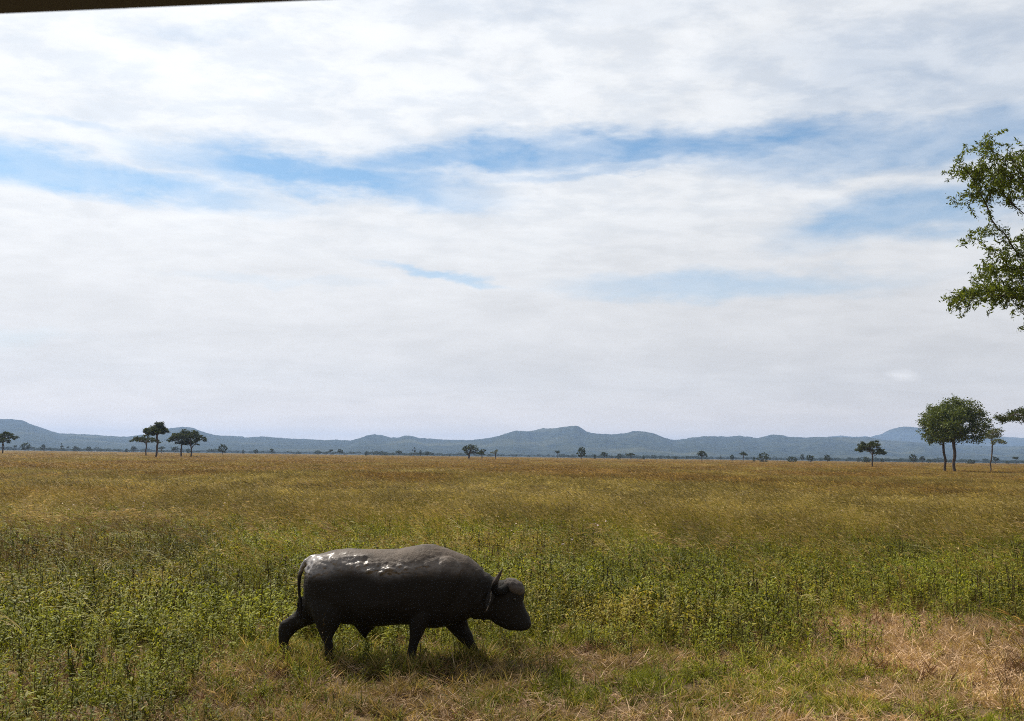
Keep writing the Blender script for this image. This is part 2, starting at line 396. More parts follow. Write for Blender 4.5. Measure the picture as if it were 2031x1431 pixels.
def keep(m): return U(0, 1, len(m)) < m
def build_rot(n, tilt=.12, rz=None):
    return np.stack([rng.normal(0, tilt, n), rng.normal(0, tilt, n), U(0, 6.283, n) if rz is None else rz], 1)
def z0(x): return np.zeros_like(x)

# short grass
x, y = wedge(7.2, 27, 62, 2)
f = forb_map(x, y); dr = dry_map(x, y)
k = keep((.85 - .45 * f) * (1 - .25 * dr) * (1 - .85 * sstep(y, 15, 24)))
x, y, dr = x[k], y[k], dr[k]; n = len(x)
tint = np.clip(dr * .95 + .12 + .85 * (fbm(x * .9, y * .9, 4, 21) - .42) + U(-.2, .2, n), 0, 1)
s = U(.55, 1.25, n) * (1 - .4 * dr) * (0.8 + .5 * fbm(x * .6, y * .6, 2, 77))
FEET = [(655, 1313), (566, 1291), (815, 1318), (943, 1297)]       # clumps that stand round the hooves
fy = np.array([FP * CH / (b - 903) for a, b in FEET]); fx = np.array([(a - 1015) / FP for a, b in FEET]) * fy
fk = rng.integers(0, 4, 330); x = np.concatenate([x, fx[fk] + rng.normal(0, .20, 330)]); y = np.concatenate([y, fy[fk] - U(.02, .42, 330)])
s = np.concatenate([s, U(.8, 1.35, 330)]); tint = np.concatenate([tint, U(0, .9, 330)]); n = len(x)
C_short = protos('short', [p_short(int(U(20, 34, 1)[0]), U(.15, .26, 1)[0], U(.07, .14, 1)[0]) for _ in range(10)], [M_grass])
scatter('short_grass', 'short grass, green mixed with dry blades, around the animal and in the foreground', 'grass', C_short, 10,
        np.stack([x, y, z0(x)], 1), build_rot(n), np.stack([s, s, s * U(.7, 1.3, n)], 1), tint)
# straw
x, y = wedge(7.2, 24, 40, 2)
dr = dry_map(x, y); k = keep(.10 + .85 * dr); x, y, dr = x[k], y[k], dr[k]; n = len(x); s = U(.6, 1.3, n)
C_straw = protos('straw', [p_straw() for _ in range(8)], [M_straw])
scatter('dry_straw', 'flattened tan straw lying in the open patches of the foreground', 'straw', C_straw, 8,
        np.stack([x, y, z0(x)], 1), build_rot(n, .1), np.stack([s, s, s], 1), U(0, 1, n))
# rusty brown dead tufts
M_rust = veg_mat('rusty_tuft', (.075, .040, .022), (.20, .11, .06), (.10, .048, .028), (.28, .15, .085), .2, .8, .1)
x, y = wedge(7.2, 26, 2.6, 2); k = keep(sstep(fbm(x * .7, y * .7, 3, 401), .46, .62)); x, y = x[k], y[k]; n = len(x); s = U(.6, 1.3, n) * (1 + .5 * sstep(y, 13, 18))
C_rust = protos('rust', [p_short(int(U(40, 60, 1)[0]), U(.16, .26, 1)[0], U(.09, .15, 1)[0]) for _ in range(6)], [M_rust])
scatter('rusty_tufts', 'rusty brown dead grass tufts between the green clumps', 'grass tufts', C_rust, 6,
        np.stack([x, y, z0(x)], 1), build_rot(n), np.stack([s, s, s], 1), U(0, 1, n))
# forbs
x, y = wedge(7.2, 40, 33, 2.5)
k = keep(forb_map(x, y) * (1 - .35 * sstep(y, 24, 34))); x, y = x[k], y[k]; n = len(x)
tint = np.clip(.05 + 1.6 * (fbm(x * .5, y * .5, 4, 61) - .42) + U(-.25, .25, n), 0, 1)
s = U(.6, 1.15, n) * (.75 + .6 * fbm(x * .35, y * .35, 3, 62)) * (.42 + .58 * sstep(y, 10.5, 13.5)) * (1 + 1.05 * sstep(-x / y, .24, .38) * (1 - sstep(y, 10.5, 13.5)))
C_forb = protos('forb', [p_forb(U(.32, .5, 1)[0], int(U(2, 5, 1)[0]), .10, U(.85, 1.2, 1)[0]) for _ in range(14)], [M_forb, M_spike])
scatter('leafy_weeds', 'dense green leafy weeds in a broad band behind the animal', 'weeds', C_forb, 14,
        np.stack([x, y, z0(x)], 1), build_rot(n, .12), np.stack([s, s, s], 1), tint)
# dark seed spikes among the weeds
x, y = wedge(8.5, 36, 5.5, 2.5)
k = keep(forb_map(x, y) * sstep(fbm(x * .25, y * .25, 3, 71), .38, .60) * (.10 + .9 * sstep(y, 12.5, 14.5))); x, y = x[k], y[k]; n = len(x); s = U(.75, 1.25, n)
C_spk = protos('spike', [p_spike(U(.45, .65, 1)[0]) for _ in range(8)], [M_spike])
scatter('seed_spikes', 'thin dark upright seed spikes standing among the green weeds', 'seed spikes', C_spk, 8,
        np.stack([x, y, z0(x)], 1), build_rot(n, .06), np.stack([s, s, s], 1), U(0, 1, n))
# tall grass, near part
x, y = wedge(15, 46, 17, 4)
k = keep(np.maximum(tall_map(x, y) * (1 - .5 * forb_map(x, y)), .12 * forb_map(x, y))); x, y = x[k], y[k]; n = len(x)
def tall_tint(x, y):
    return np.clip(.02 + .62 * sstep(y, 24, 110) + 1.7 * (fbm(x * .11, y * .05, 4, 81) - .48) + .25 * sstep(-x / y, .25, .5) * (y < 60) + U(-.15, .15, len(x)), 0, 1)
s = U(.65, 1.1, n) * (.75 + .5 * fbm(x * .2, y * .2, 3, 82))
C_tall = protos('tall', [p_tall(int(U(28, 44, 1)[0]), U(.6, .85, 1)[0], .13, int(U(5, 10, 1)[0])) for _ in range(12)], [M_tall, M_tall, M_head])
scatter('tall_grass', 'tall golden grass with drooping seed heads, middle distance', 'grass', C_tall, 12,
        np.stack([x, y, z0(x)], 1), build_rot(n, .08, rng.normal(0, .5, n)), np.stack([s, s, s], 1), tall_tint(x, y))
# golden grass patches to the horizon
X, Y, S = [], [], []
for y0, y1, dens, sc_ in ((40, 90, 2.3, 1.0), (90, 200, .55, 1.7), (200, 480, .10, 3.2), (480, 1300, .018, 7.0)):
    a, b = wedge(y0, y1, dens, 8, .60); X.append(a); Y.append(b); S.append(np.full(len(a), sc_))
x, y, s0 = map(np.concatenate, (X, Y, S)); k = keep(1 - bare_map(x, y)); x, y, s0 = x[k], y[k], s0[k]; n = len(x)
C_patch = protos('patch', [p_patch(1.0, 120, .70, .013, 34, .028) for _ in range(10)], [M_tall, M_tall, M_head])
hz = U(.75, 1.15, n) * (.7 + .6 * fbm(x * .05, y * .05, 3, 92))
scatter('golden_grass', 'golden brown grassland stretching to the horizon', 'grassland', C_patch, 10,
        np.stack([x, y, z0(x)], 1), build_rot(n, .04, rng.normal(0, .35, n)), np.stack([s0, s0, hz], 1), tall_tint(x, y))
# pale arching stalks
x, y = wedge(10, 60, 1.7, 3)
k = keep(np.clip(.25 + .9 * sstep(-x / y, .15, .45), 0, 1) * sstep(y, 12, 20)); x, y = x[k], y[k]
ex = [(170, 1115), (130, 1125), (345, 1110), (250, 1275), (560, 1090), (420, 1095), (940, 1110), (100, 1300), (690, 1080), (330, 1060)]
x = np.concatenate([x, [(a - 1015) / FP * (FP * CH / (b - 905)) for a, b in ex]]); y = np.concatenate([y, [FP * CH / (b - 905) for a, b in ex]]); n = len(x)
s = U(.7, 1.1, n)
C_arch = protos('arch', [p_arch(U(.7, .95, 1)[0]) for _ in range(6)], [M_pale])
scatter('arching_stalks', 'pale grass stalks arching to the left above the field', 'grass stalks', C_arch, 6,
        np.stack([x, y, z0(x)], 1), build_rot(n, .05, rng.normal(0, .5, n)), np.stack([s, s, s], 1), U(0, 1, n))
# drifts of pale seed plumes, thickest at the left of the middle distance
def p_plume(h=.85):
    g = Veg(); n = 9; a = math.pi + rng.normal(0, .35, n)
    C = g.strips(base_disc(n, .22), a, U(.15, .45, n), U(.8, 1.15, n) * h, U(.004, .007, n), U(.6, 1.2, n), 4, np.ones(5), mat=1)
    for k in range(5):
        g.strips(C[:, -1 - (k % 2)], a + rng.normal(0, .2, n), U(1.0, 1.7, n), U(.12, .26, n), U(.010, .020, n), U(.1, .6, n), 3, np.array([.6, 1, .7, 0.]))
    return g
x, y = wedge(22, 75, 2.3, 5)
k = keep(np.clip(1 - sstep(px_of(x, y) + 700 * (fbm(x * .12, y * .07, 3, 300) - .5), 250, 900), .12, 1) * sstep(fbm(x * .16, y * .09, 4, 301), .28, .68) * (1 - .6 * sstep(y, 50, 75))); x, y = x[k], y[k]; n = len(x); s = U(.75, 1.15, n)
C_plm = protos('plume', [p_plume(U(.75, .95, 1)[0]) for _ in range(6)], [M_plume, M_tall])
scatter('seed_plumes', 'pale pinkish seed plumes of tall grass bending left, thickest in the middle distance at left', 'seed plumes', C_plm, 6,
        np.stack([x, y, z0(x)], 1), build_rot(n, .06, rng.normal(0, .3, n)), np.stack([s, s, s], 1), U(0, 1, n))
# tall loose stalks in the right foreground
ex = [(2010, 1392, 1.0), (1990, 1400, .9), (2045, 1380, 1.1), (2080, 1370, 1.0), (1975, 1385, .8), (1880, 1330, .55), (1600, 1300, .6), (1740, 1325, .5), (2060, 1425, 1.0), (1560, 1290, .5), (640, 1420, .45), (1985, 1190, .8), (1760, 1170, .8), (1930, 1180, .9)]
pts = np.array([((a - 1015) / FP * (FP * CH / (b - 905)), FP * CH / (b - 905), 0) for a, b, c in ex]); sx = np.array([c for a, b, c in ex]); n = len(ex)
C_loose = protos('loose', [p_tall(16, .85, .09, 9, .3, .8) for _ in range(4)], [M_tall, M_spike, M_head])
scatter('loose_stalks', 'wispy tall grass stalks at the lower right corner', 'grass stalks', C_loose, 4,
        pts, build_rot(n, .05, rng.normal(0, .6, n)), np.stack([sx, sx, sx], 1), U(.3, .8, n))
x, y = wedge(18, 60, .03, 3); n = len(x); s = U(.8, 1.4, n)
C_fl = protos('flower', [p_flower(U(.5, .7, 1)[0]) for _ in range(4)], [M_flower, M_grass])
scatter('small_flowers', 'tiny pale flower heads scattered through the field', 'flowers', C_fl, 4,
        np.stack([x, y, z0(x)], 1), build_rot(n, .05), np.stack([s, s, s], 1), U(0, 1, n))

# ------------------------------------------------------------------ ground
m, N = new_mat('soil_and_thatch')
pos = N.new('ShaderNodeNewGeometry').outputs['Position']
n1 = N.noise(pos, .6, 6, .6); n2 = N.noise(pos, 9, 6, .65); n3 = N.noise(pos, .02, 4, .6)
sp = N.new('ShaderNodeSeparateXYZ'); N.l.new(pos, sp.inputs[0])
c = N.mix(N.ramp(n2, .35, .65), (.055, .038, .022), (.17, .115, .062))
c = N.mix(N.ramp(n1, .4, .62, 0, .7), c, (.23, .155, .085))
far = N.mix(N.ramp(n3, .35, .65), (.17, .10, .035), (.24, .15, .065))
c = N.mix(N.ramp(sp.outputs[1], 60, 250), c, far)
far2 = N.mix(N.noise(pos, .004, 6, .65), (.030, .034, .018), (.075, .065, .035))
c = N.mix(N.ramp(sp.outputs[1], 900, 1800), c, far2)
p = princ(N, c, .95, .1); N.l.new(bump(N, n2, .8, .06), p.inputs['Normal']); out(N, p.outputs[0])
g = np.array([-16000, -6000, -1500, -400, -120, -40, -12, 0, 12, 40, 120, 400, 1500, 6000, 16000.])
gy = np.array([-2300, -1000, -200, -20, 0, 5, 10, 15, 20, 30, 50, 90, 200, 500, 1500, 5000, 13900.])
GX, GY = np.meshgrid(g, gy); V = np.stack([GX.ravel(), GY.ravel(), 0 * GX.ravel()], 1)
i, j = np.meshgrid(np.arange(len(gy) - 1), np.arange(len(g) - 1), indexing='ij'); i = i.ravel() * len(g) + j.ravel()
ground = obj('ground', mesh_np('ground', V, [np.stack([i, i + 1, i + 1 + len(g), i + len(g)], 1)], m))
tag(ground, 'earth and thatch under the grass of the plain', 'ground', kind='structure')

# ------------------------------------------------------------------ hills
def hills(name, label, prof, D, depth, front, seed, amp, pxr=(-500, 2600)):
    m, N = new_mat(name + '_scrub')
    pos = N.new('ShaderNodeNewGeometry').outputs['Position']
    a = N.noise(pos, .012, 6, .7); b = N.noise(pos, .0012, 4, .6)
    c = N.mix(N.ramp(a, .38, .62), (.016, .022, .012), (.042, .048, .024))
    c = N.mix(N.ramp(b, .5, .68, 0, .65), c, (.085, .085, .04))
    p = princ(N, c, 1, 0); N.l.new(bump(N, a, .4, 12), p.inputs['Normal']); out(N, p.outputs[0])
    px = np.array([q[0] for q in prof], float); hy = np.array([(891.0 + .01295 * q[0] - q[1]) / FP * D for q in prof])
    nx, ny = 2200, 46
    us = np.linspace(pxr[0], pxr[1], nx); H = np.interp(us, px, hy)
    T = np.linspace(-1, 1, ny)
    UU, TT = np.meshgrid(us, T)
    r = D + np.where(TT < 0, TT * front, TT * depth)
    ridge = (fbm(UU * .018, 0 * UU, 4, seed) - .5) * depth * .5 * (1 - TT ** 2)
    Yw = r + ridge; Xw = (UU - 1015.5) / FP * Yw
    g_ = np.where(TT < 0, (1 - np.abs(TT) ** 1.25), (1 - TT ** 2))
    spur = fbm(UU * .022 + TT * .9, TT * 2.2, 5, seed + 5) - .5
    Z = H[None] * g_ * (1 + spur * 1.1 * np.abs(TT) * (1 - np.abs(TT)) * 4 * .6)
    # keep the skyline at its own height in spite of ridge wandering
    Z = Z * (Yw / D) + (fbm(Xw * .045, Yw * .022, 3, seed + 9) - .5) * amp * (1 - np.abs(TT) ** 4)
    Z = np.maximum(Z, -5)
    V = np.stack([Xw.ravel(), Yw.ravel(), Z.ravel()], 1)
    i, j = np.meshgrid(np.arange(ny - 1), np.arange(nx - 1), indexing='ij'); i = i.ravel() * nx + j.ravel()
    o = obj(name, mesh_np(name, V, [np.stack([i, i + 1, i + 1 + nx, i + nx], 1)], m, True))
    return tag(o, label, 'hills', kind='structure')
PR = [(-500, 850), (-300, 838), (-120, 846), (0, 830), (20, 830), (45, 832), (60, 838), (80, 846), (100, 853), (122, 860), (150, 860), (190, 862), (230, 865), (258, 867), (300, 862), (340, 850), (362, 846.5), (385, 847.5), (400, 853), (415, 858), (430, 862), (470, 864.5), (490, 867.5), (520, 865.5), (545, 868), (600, 870), (650, 872), (700, 873), (715, 869), (730, 863), (745, 862), (758, 864), (775, 868), (790, 868.5), (805, 865), (815, 864), (835, 868), (880, 871), (900, 872), (940, 872), (970, 869), (1000, 862), (1025, 855), (1040, 856), (1060, 855), (1100, 852), (1125, 847), (1145, 845), (1150, 846), (1165, 856), (1185, 859.5), (1215, 860.5), (1240, 858), (1255, 856), (1275, 856), (1295, 858.5), (1320, 868), (1335, 872), (1355, 870), (1375, 866.5), (1400, 866), (1450, 865), (1467, 864), (1490, 867), (1505, 869), (1520, 865), (1535, 862.5), (1555, 863.5), (1567, 866), (1600, 867), (1630, 866), (1660, 866), (1690, 867), (1720, 869), (1760, 873), (1800, 876), (1850, 879), (1900, 882), (1960, 884), (2031, 885), (2200, 880), (2600, 870)]
hills('hills', 'long low wooded hills along the horizon', PR, 6500, 1500, 2300, 3, 9)
PF = [(1400, 905), (1560, 880), (1640, 868), (1668, 863.5), (1700, 866), (1726, 868), (1750, 862), (1770, 853), (1785, 847), (1795, 846), (1815, 847), (1835, 850), (1860, 856), (1900, 862), (1960, 866), (2031, 868), (2200, 872), (2600, 860)]
hills('far_hill', 'paler blue hill farther off at the right', PF, 10500, 1800, 2500, 23, 8, (1400, 2600))

# ------------------------------------------------------------------ trees
M_bark = None
m, N = new_mat('bark'); pos = N.new('ShaderNodeTexCoord').outputs['Object']
a = N.noise(N.vmath('MULTIPLY', pos, (1, 1, .25)), 9, 6, .7)
p = princ(N, N.mix(a, (.035, .026, .02), (.15, .115, .09)), .9, .2); N.l.new(bump(N, a, .6, .03), p.inputs['Normal']); out(N, p.outputs[0]); M_bark = m
M_lf_acacia = veg_mat('acacia_leaf', (.026, .036, .008), (.065, .082, .016), None, None, .32, .6, .2, inst=False)
M_lf_round = veg_mat('broad_leaf', (.042, .062, .009), (.135, .165, .024), None, None, .32, .5, .3, inst=False)
M_lf_near = veg_mat('feathery_leaf', (.038, .062, .008), (.16, .195, .032), None, None, .48, .5, .3, inst=False)
M_lf_pale = veg_mat('pale_leaf', (.06, .075, .03), (.14, .15, .06), None, None, .32, .5, .3, inst=False)

def colonize(att, start, step, infl, kill, iters=400, up=.05, seed=0):
    """space colonisation: nodes (n,3), parent index"""
    rr = np.random.default_rng(seed)
    nodes = [np.array(p_, float) for p_ in start]; par = [i - 1 for i in range(len(start))]
    att = att.copy(); P_ = np.array(nodes)
    near = np.linalg.norm(att[:, None] - P_[None], axis=2); ni = near.argmin(1); nd = near.min(1)
    for it in range(iters):
        if len(att) == 0: break
        a = nd < infl
        if not a.any(): a = nd <= nd.min() + step
        dirs = {}
        for q in np.unique(ni[a]):
            v = att[a & (ni == q)] - nodes[q]; v = v / np.linalg.norm(v, axis=1, keepdims=True)
            d = v.mean(0) + np.array([0, 0, up]) + rr.normal(0, .12, 3); L = np.linalg.norm(d)
            if L < .05: d = v[0]; L = 1
            dirs[q] = d / L
        newp = []
        for q, d in dirs.items():
            newp.append(nodes[q] + d * step); par.append(q)
        base = len(nodes); nodes += newp; NP = np.array(newp)
        dd = np.linalg.norm(att[:, None] - NP[None], axis=2); m_ = dd.min(1); mi = dd.argmin(1) + base
        upd = m_ < nd - 1e-4; nd = np.where(upd, m_, nd); ni = np.where(upd, mi, ni)
        k_ = nd > kill; 
        stuck = ~upd & (ni < 0)
        att, nd, ni = att[k_], nd[k_], ni[k_]
        if len(nodes) > 6000: break
    return np.array(nodes), np.array(par)
def radii(nodes, par, tip, ex=2.3, rmax=1e9):
    r = np.zeros(len(nodes)); 
    for i in range(len(nodes) - 1, -1, -1):
        if r[i] == 0: r[i] = tip ** ex
        if par[i] >= 0: r[par[i]] += r[i]
    return np.minimum(r ** (1 / ex), rmax)
def tubes(nodes, par, rad, sides=6, flare=1.0):
    kids = [[] for _ in nodes]
    for i, p_ in enumerate(par):
        if p_ >= 0: kids[p_].append(i)
    V, F, n = [], [], 0
    todo = [(0, -1)]
    ang = np.linspace(0, 2 * math.pi, sides, endpoint=False)
    while todo:
        s_, pr = todo.pop(); chain = ([pr] if pr >= 0 else []) + [s_]
        while kids[chain[-1]]:
            ks = sorted(kids[chain[-1]], key=lambda q: -rad[q])
            todo += [(q, chain[-1]) for q in ks[1:]]; chain.append(ks[0])
        if len(chain) < 2: continue
        Pn = nodes[chain]; rr = rad[chain].copy()
        if pr >= 0: rr[0] = rr[1]
        d = np.gradient(Pn, axis=0); d /= np.linalg.norm(d, axis=1, keepdims=True) + 1e-9
        ref = np.array([.3, .9, .2]); sx = np.cross(d, ref); sx /= np.linalg.norm(sx, axis=1, keepdims=True) + 1e-9; sy = np.cross(d, sx)
        ring = Pn[:, None] + (sx[:, None] * np.cos(ang)[None, :, None] + sy[:, None] * np.sin(ang)[None, :, None]) * rr[:, None, None]
        V.append(ring.reshape(-1, 3)); c_ = len(chain)
        i, j = np.meshgrid(np.arange(c_ - 1), np.arange(sides), indexing='ij'); i = i.ravel(); j = j.ravel(); j2 = (j + 1) % sides
        F.append(n + np.stack([i * sides + j, i * sides + j2, (i + 1) * sides + j2, (i + 1) * sides + j], 1)); n += c_ * sides
    return np.concatenate(V), np.concatenate(F)
def leaves(P_, size, rr, asp=.55, droop=0, fold=True):
    n = len(P_); d = rr.normal(0, 1, (n, 3)); d[:, 2] -= droop; d /= np.linalg.norm(d, axis=1, keepdims=True)
    e = rr.normal(0, 1, (n, 3)); e -= d * (e * d).sum(1, keepdims=True); e /= np.linalg.norm(e, axis=1, keepdims=True)
    s = size * rr.uniform(.6, 1.35, (n, 1))
    V = np.stack([P_ - d * s * .5, P_ + e * s * asp * .5, P_ + d * s * .5, P_ - e * s * asp * .5], 1).reshape(-1, 3)
    return V, np.arange(n * 4).reshape(-1, 4), np.repeat(rr.uniform(0, 1, n), 4)
def crown_att(kind, Wd, H0, H1, n, rr, cx=0):
    """attraction points of the crown: width Wd, from height H0 to H1"""
    P_ = []
    Hc = H1 - H0
    if kind in ('flat', 'sparse'):
        k = rr.integers(5, 8) if kind == 'flat' else 4
        for q in range(k):
            a = 6.283 * q / k + rr.uniform(-.4, .4); R_ = Wd * .5 * rr.uniform(.35, .72) * (0.25 if q == 0 else 1)
            c = np.array([cx + R_ * math.cos(a), R_ * math.sin(a), H0 + Hc * (rr.uniform(.22, .62) if q else .70)])
            s_ = np.array([Wd * rr.uniform(.17, .27), Wd * rr.uniform(.17, .27), Hc * rr.uniform(.22, .34)]) * (.8 if kind == 'sparse' else 1)
            v = rr.normal(0, 1, (n // k, 3)); v /= np.linalg.norm(v, axis=1, keepdims=True); v *= rr.uniform(.3, 1, (len(v), 1)) ** .4
            v[:, 2] = np.abs(v[:, 2]) * 1.2 - .3
            P_.append(c + v * s_)
    else:   # dome / round made of lobes on a dome
        k = 29
        for q in range(k):
            a = q * 2.39996 + rr.uniform(-.25, .25); t = math.sqrt((q + .3) / 22)
            low = q >= 22; t = .55 if low else t
            c = np.array([cx + Wd * .39 * t * math.cos(a), Wd * .39 * t * math.sin(a), H0 + Hc * (.10 + .74 * math.sqrt(max(0, 1 - (t * .97) ** 2)) * rr.uniform(.80, 1.05) * (.12 if low else 1))])
            s_ = np.array([Wd * .14, Wd * .14, Hc * .17]) * rr.uniform(.8, 1.25)
            v = rr.normal(0, 1, (n // k, 3)); v /= np.linalg.norm(v, axis=1, keepdims=True); v *= rr.uniform(.3, 1, (len(v), 1)) ** .4
            P_.append(c + v * s_)
    return np.concatenate(P_)
def make_tree(seed, kind, H, Wd, clear, trunk_r, leafmat, nleaf, lsize, natt=260, step=None, lean=0, jit=None, cx=0):
    rr = np.random.default_rng(seed)
    H0 = H * clear
    att = crown_att(kind, Wd, H0, H, natt, rr, cx)
    step = step or H * .035
    hh = H0 * (1.02 if kind in ('flat', 'sparse') else 1.1) * (.85 if kind == 'flat' else 1)
    ns = max(3, int(hh / (step * 1.5)))
    st = [(lean * (i / ns) + .008 * H * math.sin(i * 1.1 + seed) * (i > 0), .008 * H * math.cos(i * 1.7 + seed) * (i > 0), hh * i / ns - (.25 if i == 0 else 0)) for i in range(ns + 1)]
    nodes, par = colonize(att, st, step, H * .9, step * 1.15, 260, .04, seed)
    rad = radii(nodes, par, trunk_r * .09, 2.25); rad *= trunk_r / rad[0]
    rad[0] *= 1.35
    V, F = tubes(nodes, par, rad, 7)
    tm = mesh_np('trunk', V, [F], M_bark, True)
    deg = np.zeros(len(nodes)); 
    for p_ in par:
        if p_ >= 0: deg[p_] += 1
    thin = np.where((rad < trunk_r * .22) & (nodes[:, 2] > H0 * .93))[0]
    tipw = np.where(deg[thin] == 0, 3.0, 1.0); tipw /= tipw.sum()
    ch = rr.choice(thin, nleaf, p=tipw); j = jit or step * .75
    P_ = nodes[ch] + rr.normal(0, 1, (nleaf, 3)) * np.array([j, j, j * (.55 if kind in ('flat', 'sparse') else .85)])
    V, F, a = leaves(P_, lsize, rr)
    cm = mesh_np('crown', V, [F], leafmat, False, {'v': a})
    return tm, cm
def place_tree(name, label, tm, cm, loc, rz=0, scale=1, group=None, cat='tree'):
    r = empty(name, loc, rz); r.scale = scale if isinstance(scale, tuple) else (scale,) * 3
    tag(r, label, cat, group)
    obj('trunk', tm, r); obj('crown', cm, r); return r
def thing_tree(name, label, seed, kind, px, D, Hpx, Wpx, clear, tr, mat, nleaf, lsize, **kw):
    """tree Hpx photo pixels tall above its foot, Wpx wide, standing at distance D"""
    k = D / FP; tm, cm = make_tree(seed, kind, Hpx * k, Wpx * k, clear, tr, mat, nleaf, lsize, **kw)
    return place_tree(name, label, tm, cm, (groundx(px, D), D, 0))
def hpx(top, px, D): return (891.5 + .01295 * px - top) + CH / D * FP     # pixels from foot to top

G_L = 'umbrella trees standing together at the left'
r = thing_tree('acacia_tree', 'tall flat-crowned acacia with the longest trunk, nearest and highest of the left group of four', 11, 'flat', 309, 290, hpx(836, 309, 290), 60, .47, .30, M_lf_acacia, 7600, .42, natt=420, lean=.4); r['group'] = G_L
r = thing_tree('acacia_tree', 'sparse low acacia leaning out at the left end of the left group of four', 12, 'flat', 289, 360, hpx(856, 289, 360), 60, .50, .24, M_lf_acacia, 3600, .40, natt=300); r['group'] = G_L
r = thing_tree('acacia_tree', 'small flat acacia just right of the tall one in the left group of four', 13, 'flat', 359, 350, hpx(851, 359, 350), 58, .42, .27, M_lf_acacia, 5200, .42, natt=320); r['group'] = G_L
r = thing_tree('acacia_tree', 'rounded acacia at the right end of the left group of four', 17, 'flat', 379, 350, hpx(852, 379, 350), 56, .36, .27, M_lf_acacia, 6000, .42, natt=320); r['group'] = G_L
thing_tree('acacia_tree', 'dark umbrella tree cut by the left edge of the picture', 15, 'flat', 5, 380, hpx(853, 5, 380), 58, .34, .27, M_lf_acacia, 5600, .42, natt=320)
thing_tree('broadleaf_tree', 'thick-trunked tree with the big dense green dome crown at right', 21, 'dome', 1892, 172, hpx(786, 1892, 172), 128, .41, .28, M_lf_round, 19000, .32, natt=900, cx=.9, lean=.1)
thing_tree('broadleaf_tree', 'slimmer tree whose crown merges into the left side of the big dome at right', 22, 'dome', 1875, 178, hpx(802, 1875, 178), 90, .43, .22, M_lf_round, 8500, .32, natt=500, cx=-1.1, lean=-.3)
thing_tree('thin_tree', 'slender pale-leaved tree with forked thin trunk beside the big dome tree', 31, 'sparse', 1962, 185, hpx(843, 1962, 185), 62, .48, .13, M_lf_pale, 2300, .24, natt=260, lean=.6, cx=1.3)
thing_tree('acacia_tree', 'lone small flat-topped acacia standing in the open left of the big dome tree', 33, 'flat', 1730, 300, hpx(872, 1730, 300), 60, .40, .22, M_lf_acacia, 6000, .36, natt=360)
thing_tree('acacia_tree', 'flat-crowned acacia reaching in low at the right edge of the picture', 35, 'flat', 2118, 85, hpx(800, 2118, 85), 215, .58, .20, M_lf_acacia, 18000, .15, natt=900)
# two-lobed tree and its neighbours in the middle
thing_tree('broadleaf_tree', 'lopsided tree of two dark lobes, leftmost of the three small trees in mid picture', 41, 'dome', 930, 480, hpx(880, 930, 480), 38, .30, .45, M_lf_acacia, 2600, .45, natt=200, cx=.6)
thing_tree('acacia_tree', 'low dark flat-topped tree, middle one of the three small trees in mid picture', 42, 'flat', 956, 520, hpx(890, 956, 520), 26, .36, .28, M_lf_acacia, 1500, .45, natt=160)
thing_tree('thin_tree', 'sparse thorny little tree with see-through crown, rightmost of the three in mid picture', 43, 'sparse', 983, 500, hpx(890, 983, 500), 22, .38, .22, M_lf_pale, 500, .40, natt=120)

